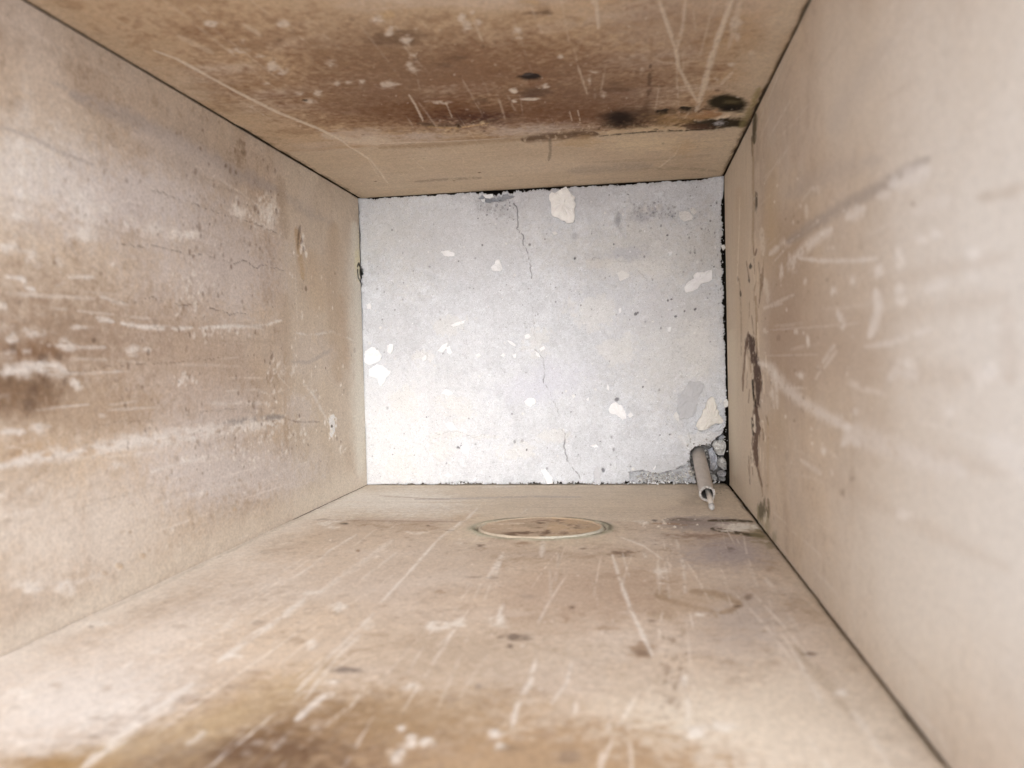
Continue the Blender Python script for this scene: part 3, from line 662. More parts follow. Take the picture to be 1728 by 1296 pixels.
f.blob(1170, 904, 45, 5, (0.27, 0.19, 0.14), 0.5, soft=0.8); f.line([(1100, 882), (1160, 886)], 3, (0.33, 0.2, 0.12), 0.6, dry=0.3)
f.specks(30, (1085, 874, 1190, 892), (1.2, 3), (0.7, 0.66, 0.6), 0.75, asp=0.5, seed=4, dz=0.0005)
f.blob(1165, 843, 18, 14, (0.30, 0.24, 0.18), 0.5, soft=0.9); f.blob(1165, 857, 40, 6, (0.42, 0.345, 0.28), 0.5, soft=0.9)
f.blob(1215, 822, 12, 5, (0.30, 0.26, 0.20), 0.6, soft=0.8); f.specks(14, (1195, 818, 1240, 832), (1, 2.4), (0.1, 0.08, 0.06), 0.7, asp=0.5, seed=5)
f.specks(130, (500, 900, 1250, 1080), (1.0, 2.6), (0.22, 0.155, 0.11), 0.55, asp=0.55, seed=6, dz=-0.0004)
f.specks(60, (500, 890, 1250, 1100), (1.0, 2.4), SW, 0.5, asp=0.7, seed=7, dz=0.0003)
f.specks(60, (350, 1050, 1300, 1290), (4, 11), (0.33, 0.255, 0.19), 0.35, asp=0.5, seed=8)
f.specks(18, (350, 1000, 1400, 1290), (3, 9), SW, 0.25, asp=0.6, seed=9)
f.streaks(85, (0.2, 0.66), (0.03, 0.16), (0.0004, 0.0012), SW, 0.5, seed=1)
f.streaks(40, (0.2, 0.66), (0.03, 0.14), (0.0006, 0.0018), (0.32, 0.25, 0.19), 0.35, seed=2)
f.streaks(90, (0.0, 0.2), (0.04, 0.24), (0.0006, 0.002), (0.36, 0.30, 0.24), 0.4, seed=4, along='s')
# groove that was sawn for the plug, with its grey-green ring of filler
pa, pb, pc, pd = on('south', 801, 891), on('south', 1026, 891), on('south', 912, 873), on('south', 912, 910)
PLUG = np.array([(pa[0] + pb[0]) / 2, (pc[1] + pd[1]) / 2]); PR = np.array([(pb[0] - pa[0]) / 2, abs(pd[1] - pc[1]) / 2])
SS, TT = np.meshgrid(f.s, f.t)
wob = 0.05 * f.n_mid
rr = np.hypot((SS - PLUG[0]) / PR[0], (TT - PLUG[1]) / PR[1])
ring = np.exp(-((rr - 1.03 + wob * 0.6) / 0.075) ** 2)
az = np.arctan2(TT - PLUG[1], SS - PLUG[0])
f.C += (np.array((0.27, 0.265, 0.195)) - f.C) * (0.95 * ring * sstep(-0.9, 0.3, f.n_mid + 0.3 + 0.4 * np.sin(az)))[..., None]
dark = np.exp(-((rr - 1.04 + wob) / 0.03) ** 2) * sstep(-0.15, 0.35, f.n_mid + 0.55 * (-np.sin(az)) + 0.35 * np.cos(az))
f.C += (np.array((0.12, 0.105, 0.07)) - f.C) * (0.8 * dark)[..., None]
gro = np.exp(-((rr - 0.965) / 0.016) ** 2)
f.C += (np.array((0.10, 0.085, 0.06)) - f.C) * (0.9 * gro * sstep(-0.5, 0.3, f.n_mid + 0.15))[..., None]
f.Z += (-0.003 * gro + 0.0007 * np.exp(-((rr - 1.03) / 0.045) ** 2) * (1 + f.n_mid)).astype(np.float32)
f.line([(1232, 822), (1307, 916), (1431, 1075), (1590, 1288)], 6, (0.24, 0.19, 0.13), 0.65, dry=0.5, rag=0.7, soft=0.9, taper=False)
f.line([(14, 1101), (222, 1010), (612, 822)], 5, (0.40, 0.36, 0.31), 0.5, dry=0.45, rag=0.7, soft=0.9, taper=False)
SOUTH = f

# --- board with the split along its foot (picture right)
f = start('east', H, 0.735, (0.485, 0.402, 0.312), (0.50, 0.42, 0.325), 4)
f.blob(1640, 500, 230, 520, (0.545, 0.492, 0.425), 0.75, soft=0.9, rag=0.2)
f.blob(1560, 950, 240, 280, (0.54, 0.485, 0.415), 0.7, soft=0.9, rag=0.2)
for y0_, y1_ in ((520, 430), (640, 640), (700, 800), (560, 500), (760, 960)):
    f.line([(1330, y0_), (1480, (y0_ + y1_) / 2 + random.uniform(-15, 15)), (1700, y1_)], random.uniform(22, 40), (0.44, 0.36, 0.28), 0.3, dry=0.1, rag=0.6, soft=1.0)
f.blob(1480, 120, 160, 180, (0.53, 0.465, 0.385), 0.5, soft=0.9)
f.blob(1325, 570, 55, 110, (0.385, 0.295, 0.22), 0.65, soft=0.9)
f.blob(1330, 420, 45, 70, (0.40, 0.31, 0.225), 0.55, soft=0.9)
f.blob(1400, 590, 90, 60, (0.42, 0.335, 0.255), 0.45, soft=0.9)
f.blob(1300, 730, 26, 40, (0.40, 0.30, 0.195), 0.5, soft=0.9)
f.blob(1300, 345, 18, 90, (0.45, 0.345, 0.22), 0.5, soft=0.9)
f.line([(1247, 320), (1247, 400), (1250, 560)], 20, (0.47, 0.365, 0.25), 0.45, dry=0, soft=1)
f.line([(1233, 560), (1236, 700), (1240, 800)], 16, (0.55, 0.49, 0.385), 0.6, dry=0, soft=1)
# split, splinters and damp along the foot strip
f.line([(1274, 192), (1273, 215), (1272, 242)], 7, (0.10, 0.08, 0.045), 0.9, dry=0.15); f.line([(1268, 230), (1269, 265)], 3, (0.17, 0.115, 0.06), 0.8)
f.line([(1270, 240), (1271, 330), (1270, 400), (1272, 430)], 5, (0.34, 0.245, 0.145), 0.7, dry=0.2)
f.blob(1275, 341, 3.2, 17, (0.10, 0.075, 0.05), 0.85, soft=0.4, dz=-0.001)
f.line([(1277, 420), (1274, 432)], 3, DBROWN, 0.8); f.blob(1266, 450, 2, 4, BLACK, .8); f.blob(1263, 472, 1.8, 6, BLACK, .7); f.blob(1249, 495, 1.5, 5, BLACK, .8); f.blob(1244, 470, 1.5, 5, DBROWN, .7)
f.line([(1280, 440), (1284, 480), (1280, 520)], 3, DBROWN, 0.55, dry=0.4); f.line([(1275, 500), (1277, 560), (1276, 600)], 5, (0.30, 0.21, 0.12), 0.7)
f.line([(1247, 470), (1250, 540), (1250, 600)], 3, (0.27, 0.2, 0.13), 0.5, dry=0.4)
f.line([(1262, 560), (1257, 590), (1253, 640), (1253, 660)], 4, (0.21, 0.135, 0.09), 0.85, dry=0.15)
f.line([(1262, 566), (1268, 590), (1275, 622), (1278, 650), (1277, 675), (1274, 695)], 13, (0.11, 0.065, 0.05), 0.97, dry=0.12, rag=0.8, soft=0.5, dz=-0.0006)
f.line([(1274, 690), (1277, 720), (1274, 745), (1273, 770), (1276, 785)], 10, (0.15, 0.09, 0.065), 0.95, dry=0.22, rag=0.8, soft=0.5, dz=-0.0005)
f.line([(1268, 640), (1270, 662), (1273, 686)], 3, BLACK, 0.9, dry=0.1); f.line([(1268, 705), (1270, 735)], 3, BLACK, 0.8, dry=0.3)
f.line([(1275, 785), (1280, 800), (1286, 822)], 4, (0.17, 0.11, 0.07), 0.9); f.line([(1293, 700), (1297, 718)], 3, (0.2, 0.13, 0.08), 0.8)
f.line([(1272, 700), (1273, 730)], 2.2, (0.66, 0.6, 0.5), 0.9, dz=0.001); f.line([(1268, 760), (1269, 788)], 2.4, (0.66, 0.6, 0.5), 0.85, dz=0.001); f.line([(1258, 600), (1261, 640)], 2.4, (0.6, 0.52, 0.42), 0.8)
f.blob(1285, 861, 9, 16, (0.15, 0.125, 0.075), 0.92, rag=0.3, soft=0.4); f.line([(1296, 842), (1297, 862), (1295, 880)], 5, (0.18, 0.14, 0.075), 0.85)
f.blob(1292, 890, 9, 16, (0.33, 0.285, 0.17), 0.7, soft=0.8); f.line([(1278, 850), (1279, 880)], 4, (0.30, 0.255, 0.14), 0.8); f.blob(1306, 905, 5, 12, OLIVE, .5, soft=.8)
f.blob(1291, 875, 3, 12, (0.6, 0.56, 0.46), 0.8, soft=0.5)
f.line([(1296, 700), (1296, 830)], 4, (0.44, 0.34, 0.21), 0.6, dry=0.2)
f.line([(1248, 330), (1246, 395), (1243, 480)], 2, (0.62, 0.55, 0.45), 0.6)
for a in range(34):
    y = random.uniform(400, 810); x = random.uniform(1258, 1292)
    f.line([(x, y), (x + random.uniform(-3, 5), y + random.uniform(15, 50))], random.uniform(1.4, 3), random.choice([(0.62, 0.55, 0.44), (0.30, 0.21, 0.13), (0.22, 0.15, 0.10), (0.56, 0.47, 0.36)]), 0.6, dry=0.25, dz=random.choice([-0.0006, 0.0006]))
f.line([(1285, 385), (1288, 430)], 8, (0.62, 0.56, 0.48), 0.5); f.line([(1290, 470), (1296, 500)], 9, (0.6, 0.55, 0.48), 0.5)
# scrapes
SR = (0.68, 0.65, 0.61)
f.line([(1330, 408), (1375, 378), (1420, 350), (1470, 324), (1510, 300), (1565, 268)], 18, (0.30, 0.255, 0.225), 0.65, dry=0.1, soft=0.9)
f.line([(1330, 330), (1400, 290), (1480, 270)], 30, (0.38, 0.33, 0.29), 0.4, dry=0, soft=1); f.line([(1400, 220), (1470, 110), (1500, 70)], 34, (0.43, 0.385, 0.34), 0.35, dry=0, soft=1)
f.line([(1650, 335), (1700, 325), (1728, 315)], 16, (0.42, 0.34, 0.26), 0.5, dry=0, soft=1); f.line([(1700, 520), (1705, 640)], 30, (0.44, 0.36, 0.29), 0.3, dry=0, soft=1)
for pts, w, op in (([(1345, 432), (1375, 405), (1402, 386)], 15, .75), ([(1430, 368), (1455, 352)], 20, .7), ([(1480, 332), (1500, 325)], 14, .6), ([(1505, 312), (1530, 302), (1565, 285)], 26, .75), ([(1348, 436), (1390, 440), (1440, 440), (1480, 436)], 7, .75), ([(1298, 430), (1314, 416)], 8, .65),
                   ([(1478, 490), (1482, 520), (1475, 550), (1466, 570)], 14, .75), ([(1460, 585), (1500, 580), (1570, 555)], 9, .6), ([(1414, 525), (1422, 555)], 11, .7), ([(1408, 582), (1388, 612)], 6, .6), ([(1412, 592), (1390, 622)], 5, .5), ([(1385, 625), (1376, 640)], 4, .5),
                   ([(1282, 612), (1300, 622), (1320, 650), (1350, 675), (1385, 698), (1432, 722)], 17, .7), ([(1432, 722), (1480, 748), (1560, 775), (1625, 798)], 34, .55), ([(1430, 715), (1425, 750)], 12, .6), ([(1420, 752), (1435, 740), (1450, 752)], 12, .6), ([(1440, 700), (1445, 690)], 10, .5),
                   ([(1308, 625), (1312, 690)], 5, .6), ([(1302, 640), (1306, 690)], 4, .5), ([(1320, 512), (1290, 520), (1340, 497)], 5, .5), ([(1300, 557), (1400, 550), (1450, 545)], 2.5, .4), ([(1290, 600), (1380, 598)], 2.5, .35), ([(1350, 775), (1385, 800)], 7, .5),
                   ([(1360, 470), (1358, 480)], 5, .6), ([(1680, 740), (1728, 800)], 50, .4), ([(1560, 490), (1600, 475)], 16, .45), ([(1500, 640), (1515, 625), (1535, 635)], 16, .55), ([(1535, 610), (1545, 640)], 16, .5), ([(1360, 345), (1362, 368)], 6, .5), ([(1372, 315), (1374, 322)], 6, .4), ([(1540, 360), (1600, 335)], 22, .35)):
    f.line(pts, w, (0.64, 0.61, 0.575), op * 0.85, dry=0.2, soft=0.9)
for x, y, a, b in ((1320, 410, 6, 8), (1336, 442, 9, 15), (1318, 455, 4, 12), (1515, 432, 9, 20), (1520, 488, 9, 8), (1521, 509, 10, 7), (1482, 455, 7, 10), (1404, 418, 6, 5), (1350, 633, 7, 5), (1391, 762, 5, 6), (1525, 612, 12, 10), (1530, 870, 22, 10), (1605, 695, 16, 18), (1555, 405, 10, 8), (1580, 395, 10, 8), (1645, 430, 12, 10), (1645, 465, 10, 9), (1440, 475, 6, 9), (1407, 492, 5, 8), (1670, 630, 22, 20), (1362, 575, 3, 8)):
    f.blob(x, y, a, b, SR, 0.6, soft=0.9, rag=0.6, dry=0.25)
for x, y, r in ((1437, 808, 5), (1421, 832, 5), (1340, 710, 2.5), (1396, 473, 3.5), (1340, 600, 2), (1352, 690, 2), (1339, 365, 2), (1540, 345, 6)):
    f.blob(x, y, r, r * 1.3, (0.27, 0.195, 0.13), 0.6, soft=0.7)
f.specks(50, (1285, 300, 1420, 900), (1.0, 2.2), (0.25, 0.18, 0.12), 0.55, asp=1.4, seed=2)
f.specks(50, (1285, 300, 1450, 800), (1.2, 3.0), SR, 0.55, asp=1.5, seed=3)
f.streaks(55, (0.2, 0.66), (0.03, 0.14), (0.0006, 0.0016), SR, 0.35, seed=1)
f.streaks(25, (0.2, 0.66), (0.03, 0.12), (0.0008, 0.0022), (0.36, 0.28, 0.21), 0.3, seed=2)
f.streaks(60, (0.0, 0.22), (0.04, 0.24), (0.0006, 0.002), (0.37, 0.29, 0.21), 0.4, seed=4, along='s')
EAST = f

# meshes of the boards: the front sheet is turned back 8 mm, an added 10 mm backing behind it keeps light out of the corner slots
box = empty('shaft_liner', (W / 2, H / 2, 0))
tag(box, 'stained tan board liner of four panels walling in the square shaft', 'shaft liner')
Z0 = -0.002


def board(f, name, label, g0, g1):
    """g0, g1: open joint at either end of the board (m)"""
    ax, val = PLANES[f.plane]
    inward = 1.0 if val == 0 else -1.0
    L = f.s[-1]; S, T = np.meshgrid(f.s, f.t)
    e0 = g0 * (0.85 + 0.3 * n1(f.t, 40, f.seed + 71) + 0.3 * n1(f.t, 200, f.seed + 72))[:, None] if g0 else 0.0
    e1 = g1 * (0.85 + 0.3 * n1(f.t, 40, f.seed + 73) + 0.3 * n1(f.t, 200, f.seed + 74))[:, None] if g1 else 0.0
    wander = (0.55 + 1.6 * sstep(0.25, 0.8, n1(f.t, 26, f.seed + 75)) + 0.7 * sstep(0.3, 0.8, n1(f.t, 110, f.seed + 76)))[:, None]
    e0, e1 = e0 * wander, e1 * wander
    taper = (1 - 0.72 * sstep(0, 0.5, f.t))[:, None]
    e0, e1 = e0 * taper, e1 * taper
    S = S + e0 * (1 - sstep(0, 0.02, S)) - e1 * (1 - sstep(0, 0.02, L - S))
    T = np.maximum(T, 0) + (T == 0) * (Z0 if f.plane in ('north', 'east') else -0.012)
    D = f.Z.copy()
    # arrises slightly worn
    D = D - 0.0012 * (1 - sstep(0, 0.004, f.s))[None, :] ** 2 * (1 if g0 else 0) - 0.0012 * (1 - sstep(0, 0.004, L - f.s))[None, :] ** 2 * (1 if g1 else 0)
    P = np.zeros(S.shape + (3,))
    P[..., 1 - ax] = S; P[..., 2] = T; P[..., ax] = val + inward * D
    if (ax == 0) == (inward > 0):
        pass
    sk = np.zeros(3); sk[ax] = -inward * 0.008
    # backing
    a0, a1 = -0.0074, L + 0.0074
    if ax == 1: a0, a1 = -0.0174, L + 0.0174
    b0, b1 = 0.0085, 0.0185
    eco = []
    for d in (b0, b1):
        for z in (Z0 + 0.0005, ZT - 0.001):
            for s_ in (a0, a1):
                p = [0, 0, z]; p[1 - ax] = s_; p[ax] = val - inward * d; eco.append(p)
    eq = [(0, 1, 3, 2), (4, 6, 7, 5), (0, 4, 5, 1), (2, 3, 7, 6), (0, 2, 6, 4), (1, 5, 7, 3)]
    P -= np.array([W / 2, H / 2, 0]); eco = np.array(eco) - np.array([W / 2, H / 2, 0])
    flip = (ax == 0 and inward < 0) or (ax == 1 and inward > 0)
    lum = f.C @ np.array((0.3, 0.55, 0.15), np.float32)
    sat = 0.96 if f.plane == 'north' else 0.80
    tone = lum[..., None] + (f.C - lum[..., None]) * sat
    tone = tone * (np.clip(lum / 0.30, 0.02, 1) ** 0.20)[..., None]
    tone = np.clip(tone * np.array((1.33, 1.325, 1.31), np.float32), 0.004, 0.86)
    if flip:
        P = P[:, ::-1]; tone = tone[:, ::-1]
    me = grid_mesh(name, P, tone, M_EAST if f.plane == 'east' else M_SIDE, sk, (eco, eq, (0.22, 0.17, 0.12)))
    o = link(name, me, box)
    tag(o, label)
    return o


board(WEST, 'panel', 'tan panel with hairline cracks and long white scrapes', 0, 0)
board(NORTH, 'panel', 'brown damp-stained panel with black mould patches', 0.0011, 0.0019)
south_panel = board(SOUTH, 'panel', 'pale scratched panel with a round plug let into it', 0, 0.0015)
board(EAST, 'panel', 'pale panel with a dark split along its foot', 0, 0)

# round plug, a disc set into the panel
nr, na = 44, 160
co = []; tn = []; g = np.random.default_rng(5)
ls = np.linspace(-1, 1, 161); nz = fbm(ls, ls, 2.0, 3, 5, 900, 0.6); nz2 = fbm(ls, ls, 3.2, 4.2, 5, 931, 0.65)
for i in range(nr + 1):
    for j in range(na):
        r = i / nr; a = 2 * math.pi * j / na
        u, v = r * math.cos(a), r * math.sin(a)
        k = nz[int((v + 1) * 80), int((u + 1) * 80)]; k2 = nz2[int((v + 1) * 80), int((u + 1) * 80)]
        c = np.array((0.50, 0.40, 0.305)) * (1 + 0.3 * k)
        c = c * (1 - 0.85 * sstep(0.15, 0.4, k2) * (r < 0.9)) + np.array(DBROWN) * 0.85 * sstep(0.15, 0.4, k2) * (r < 0.9)
        if u > 0.1 and k2 < 0.1: c = c * 0.6 + np.array((0.52, 0.37, 0.22)) * 0.4
        edge = sstep(0.935, 0.965, r + 0.03 * k2) * (0.35 + 0.65 * sstep(-0.35, 0.25, k + 0.5 * math.sin(a * 2 + 0.6)))
        c = c * (1 - edge) + np.array((0.47, 0.45, 0.38)) * edge
        h = 0.0004 * k2 - 0.0004 + (0.0010 if 0.95 < r < 0.99 else 0) - (0.0012 if r > 0.99 else 0)
        rad = 0.945 * (1 + 0.006 * math.sin(3 * a) + 0.004 * math.sin(7 * a + 1))
        co.append((PLUG[0] + u * PR[0] * rad - W / 2, 0.0006 + h - H / 2, PLUG[1] + v * PR[1] * rad)); tn.append(c)
fc = []
for i in range(nr):
    for j in range(na):
        a, b = i * na + j, i * na + (j + 1) % na
        fc.append((a, a + na, b + na, b) if i else (a, a + na, b + na))
nb = len(co)
for j in range(na):
    c = co[nr * na + j]; co.append((c[0], c[1] - 0.004, c[2])); tn.append(tn[nr * na + j])
for j in range(na):
    a, b = nr * na + j, nr * na + (j + 1) % na
    fc.append((a, nb + j, nb + (j + 1) % na, b))
pm = make_mesh('round_plug', co, fc, M_SIDE, True, np.array(tn))
pl = link('round_plug', pm, south_panel); tag(pl, 'round wooden plug with dark flecks and a white painted rim')

# ------------------------------------------------------------------ concrete at the bottom of the shaft
s = np.linspace(0, W, int(W / 0.00062)); t = np.linspace(0, H, int(H / 0.00062))
f = Surf('floor', s, t, (0.595, 0.62, 0.662), 9)
f.C *= (1 + 0.055 * f.n_big + 0.05 * f.n_mid + 0.07 * f.n_fine)[..., None]
f.C *= (1 + 0.085 * np.clip(rng.normal(0, 1, f.Z.shape), -2, 2) * 0.8)[..., None]
f.Z += (0.0007 * f.n_big + 0.0003 * f.n_mid + 0.00012 * f.n_fine).astype(np.float32)
B = f.blob
# thin skins and scaly terraces left by the trowel
for fr_, am, th, sd_ in ((26, 0.0006, 0.10, 1), (26, 0.0005, -0.25, 2), (70, 0.0003, 0.15, 3), (70, 0.00025, -0.2, 4)):
    nn = fbm(s, t, fr_, fr_, 5, 700 + sd_ * 31, 0.6); st_ = sstep(th, th + 0.035, nn)
    f.Z += (am * st_).astype(np.float32); f.C *= (1 + 0.045 * (st_ - 0.5))[..., None]
# pool of light painted into the lower left, then tints
B(700, 700, 180, 150, (0.71, 0.725, 0.75), 0.55, soft=0.9); B(650, 740, 90, 110, (0.75, 0.76, 0.775), 0.5, soft=0.9)
B(1080, 420, 170, 70, (0.58, 0.57, 0.545), 0.6, soft=0.9); B(1150, 600, 110, 130, (0.60, 0.595, 0.575), 0.5, soft=0.9)
B(660, 400, 80, 80, (0.60, 0.595, 0.565), 0.5, soft=0.9); B(800, 400, 140, 70, (0.545, 0.545, 0.56), 0.45, soft=0.9)
B(950, 330, 130, 40, (0.50, 0.50, 0.525), 0.55, soft=0.9); B(940, 640, 60, 34, (0.58, 0.595, 0.68), 0.5, soft=0.9); B(880, 662, 50, 20, (0.585, 0.60, 0.68), 0.45, soft=0.9)
B(1060, 428, 30, 12, (0.46, 0.475, 0.53), 0.55, soft=0.8); B(1010, 440, 26, 12, (0.47, 0.475, 0.50), 0.5, soft=0.8); B(640, 560, 90, 50, (0.58, 0.59, 0.62), 0.4, soft=0.9)
B(830, 345, 38, 16, (0.36, 0.36, 0.375), 0.5, soft=0.9, dry=0.4); B(840, 358, 26, 14, (0.33, 0.33, 0.35), 0.45, soft=0.9, dry=0.5); B(1105, 356, 34, 13, (0.34, 0.345, 0.38), 0.65, soft=0.9, dry=0.45)
B(1043, 372, 6, 10, (0.28, 0.285, 0.32), 0.7, soft=0.8); B(1080, 368, 14, 8, (0.40, 0.41, 0.46), 0.6, soft=0.9); B(970, 396, 7, 6, (0.38, 0.385, 0.42), 0.6, soft=0.8); B(1010, 445, 20, 8, (0.62, 0.61, 0.59), 0.6, dz=0.0006)
B(1100, 352, 18, 7, (0.64, 0.62, 0.6), 0.6, soft=0.6, dry=0.5, dz=0.0005); B(1100, 520, 60, 40, (0.56, 0.57, 0.61), 0.4, soft=0.9); B(1180, 530, 30, 30, (0.52, 0.525, 0.54), 0.4, dry=0.4, soft=0.9)
B(1195, 400, 24, 60, (0.50, 0.49, 0.475), 0.5, soft=0.9, dry=0.4); B(1170, 780, 50, 26, (0.47, 0.475, 0.49), 0.5, soft=0.9); B(1110, 790, 60, 16, (0.50, 0.51, 0.53), 0.5, soft=0.9)
# skins of cement left standing a little proud
SK = (0.68, 0.68, 0.67)
for x, y, a, b, dz in ((744, 753, 20, 22, .0010), (752, 733, 34, 5, .0006), (820, 737, 30, 4, .0007), (765, 548, 26, 14, .0005), (716, 600, 22, 8, .0006), (905, 580, 26, 22, .0006), (1000, 530, 40, 30, .0004), (770, 690, 30, 18, .0004),
                       (930, 735, 26, 12, .0007), (1060, 450, 40, 14, .0006), (1115, 455, 26, 16, .0005), (1180, 590, 26, 60, .0005), (680, 680, 22, 26, .0005), (1185, 740, 40, 14, .0008), (680, 790, 30, 26, .0004), (870, 760, 30, 14, .0004), (1040, 590, 30, 20, .0003)):
    B(x, y, a, b, SK, 0.45, soft=0.35, rag=0.5, dz=dz)
for x, y, r in ((637, 488, 2.6), (814, 414, 2.4), (668, 348, 1.5), (1073, 530, 4), (1076, 528, 3), (1018, 793, 4.2), (1041, 674, 4.4), (1173, 522, 2.6), (1127, 507, 2), (1133, 505, 1.8), (976, 767, 1.6), (774, 441, 2.2), (799, 487, 1.7), (681, 477, 1.4), (1036, 412, 2), (1126, 397, 1.8), (1166, 392, 1.8),
                (1085, 653, 3), (1130, 733, 3.4), (1013, 745, 2.6), (949, 663, 3), (970, 436, 3), (720, 704, 1.6), (1163, 685, 2), (663, 767, 1.5), (889, 759, 1.6), (772, 755, 5), (778, 752, 3), (1205, 450, 1.6), (1028, 329, 1.4), (1060, 328, 1.4), (1176, 315, 1.6), (938, 485, 2.2), (1140, 534, 2.2), (1155, 525, 3)):
    B(x, y, r * 0.8, r * 0.62, (0.13, 0.13, 0.145), 0.85, rag=0.6, soft=0.5, dz=-0.001, rot=r * 7)
f.specks(260, (615, 340, 1220, 812), (0.6, 1.5), (0.20, 0.20, 0.215), 0.75, dz=-0.0009, seed=1)
f.specks(330, (615, 340, 1220, 812), (0.6, 1.7), (0.76, 0.76, 0.75), 0.8, dz=0.0004, seed=2)
f.specks(90, (880, 330, 1220, 560), (0.6, 1.3), (0.18, 0.18, 0.195), 0.75, dz=-0.0008, seed=3)
f.specks(70, (1150, 330, 1218, 470), (0.6, 1.4), (0.15, 0.15, 0.15), 0.75, dz=-0.0008, seed=13)
f.specks(70, (800, 335, 870, 372), (0.6, 1.5), (0.12, 0.12, 0.13), 0.7, dz=-0.0007, seed=4)
f.specks(70, (1070, 340, 1140, 372), (0.6, 1.4), (0.13, 0.13, 0.15), 0.7, dz=-0.0007, seed=5)
# the long crack and its small relations
CR = (0.10, 0.095, 0.10)
crack(f, [(866, 343), (874, 353), (874, 372), (873, 386), (883, 398), (882, 410), (889, 424), (895, 445), (897, 470)], 2.4, 0.9, -0.0035, 1.2)
crack(f, [(897, 470), (894, 500), (900, 540), (903, 575)], 1.3, 0.35, -0.0006, 1.5)
crack(f, [(903, 590), (916, 604), (919, 623), (917, 644), (923, 654)], 2.0, 0.75, -0.003, 1.0)
crack(f, [(923, 654), (938, 685), (946, 711), (947, 725)], 1.5, 0.5, -0.0015, 1.2)
crack(f, [(947, 725), (954, 733), (952, 752), (957, 776), (969, 793), (977, 802), (979, 815)], 2.3, 0.9, -0.0035, 1.0)
crack(f, [(1062, 797), (1085, 793), (1107, 800), (1130, 794), (1144, 790), (1156, 782), (1166, 775)], 2.2, 0.85, -0.003, 1.2)
crack(f, [(995, 440), (1003, 433), (1012, 436)], 1.4, 0.6, -0.001); crack(f, [(1035, 443), (1050, 440), (1066, 444)], 1.4, 0.5, -0.001); crack(f, [(1076, 455), (1090, 470), (1102, 480)], 1.4, 0.4, -0.0008)
crack(f, [(1150, 450), (1160, 440), (1175, 438)], 1.3, 0.4, -0.0008); crack(f, [(735, 732), (770, 728), (800, 738), (818, 733)], 1.3, 0.45, -0.001); crack(f, [(660, 745), (657, 760)], 1.2, 0.4, -0.0008); crack(f, [(693, 780), (685, 790)], 1.2, 0.4, -0.0008)
crack(f, [(1170, 723), (1185, 728), (1200, 722), (1222, 712)], 1.8, 0.7, -0.002, 1.0); crack(f, [(1195, 735), (1206, 728), (1220, 726)], 1.6, 0.6, -0.002, 1.0)
crack(f, [(835, 380), (850, 392)], 1.0, 0.3, -0.0006); crack(f, [(1157, 660), (1160, 668)], 1.2, 0.5, -0.001)


def in_poly(poly, X, Y):
    m = np.zeros(X.shape, bool); n = len(poly)
    for i in range(n):
        (x1, y1), (x2, y2) = poly[i], poly[(i + 1) % n]
        c = ((y1 > Y) != (y2 > Y)) & (X < (x2 - x1) * (Y - y1) / (y2 - y1 + 1e-12) + x1)
        m ^= c
    return m


XX, YY = np.meshgrid(s, t)
XW = XX + 0.0010 * f.n_fine + 0.0012 * f.n_mid; YW = YY + 0.0010 * np.roll(f.n_fine, 90, 1) + 0.0012 * np.roll(f.n_mid, 120, 1)


def region(px, grow=0.0):
    return in_poly([on('floor', *p) for p in px], XW, YW)


# the concrete is broken away round the pipe
hole = region([(1164, 779), (1165, 762), (1172, 753), (1187, 751), (1198, 753), (1202, 746), (1211, 737), (1220, 733), (1226, 720), (1240, 720), (1240, 830), (1180, 830), (1172, 800), (1166, 786)])
shelf = region([(1062, 798), (1085, 794), (1107, 801), (1130, 795), (1144, 791), (1156, 783), (1166, 775), (1182, 790), (1182, 830), (1062, 830)])
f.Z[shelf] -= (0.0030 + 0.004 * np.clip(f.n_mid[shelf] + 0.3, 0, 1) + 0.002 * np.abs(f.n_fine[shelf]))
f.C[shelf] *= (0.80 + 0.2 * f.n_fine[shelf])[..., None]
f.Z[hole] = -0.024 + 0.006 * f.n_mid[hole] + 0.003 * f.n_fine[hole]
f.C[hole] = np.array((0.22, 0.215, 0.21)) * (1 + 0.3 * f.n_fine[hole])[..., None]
lip = region([(1160, 745), (1198, 738), (1222, 715), (1222, 733), (1205, 745), (1198, 755), (1168, 757)])
f.Z[lip & ~hole] += 0.0012
# mortar drawn up into one corner, lump of mortar pulled away at another edge
ne = np.exp(-(((XX - W) / 0.017) ** 2 + ((YY - H) / 0.012) ** 2))
f.Z += (0.007 * ne * (1 + 0.3 * f.n_mid)).astype(np.float32)
nw = np.exp(-((XX / 0.008) ** 2 + ((YY - H) / 0.012) ** 2)); f.Z += (0.002 * nw).astype(np.float32)
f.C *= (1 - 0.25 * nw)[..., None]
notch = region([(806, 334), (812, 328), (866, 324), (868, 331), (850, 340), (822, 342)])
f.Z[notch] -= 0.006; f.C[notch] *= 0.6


# ragged open slots between concrete and boards
def gapf(axis_px, other, pts, coord, vals, seed, rough=0.35):
    xs = [on('floor', *((p, other) if axis_px == 'x' else (other, p)))[0 if axis_px == 'x' else 1] for p in pts]
    o = np.argsort(xs); g = np.interp(coord, np.array(xs)[o], np.array(vals)[o]) * 0.001
    return np.maximum(g * (1 + rough * 1.3 * n1(coord, 160, seed) + rough * n1(coord, 700, seed + 1)), 0.00015)


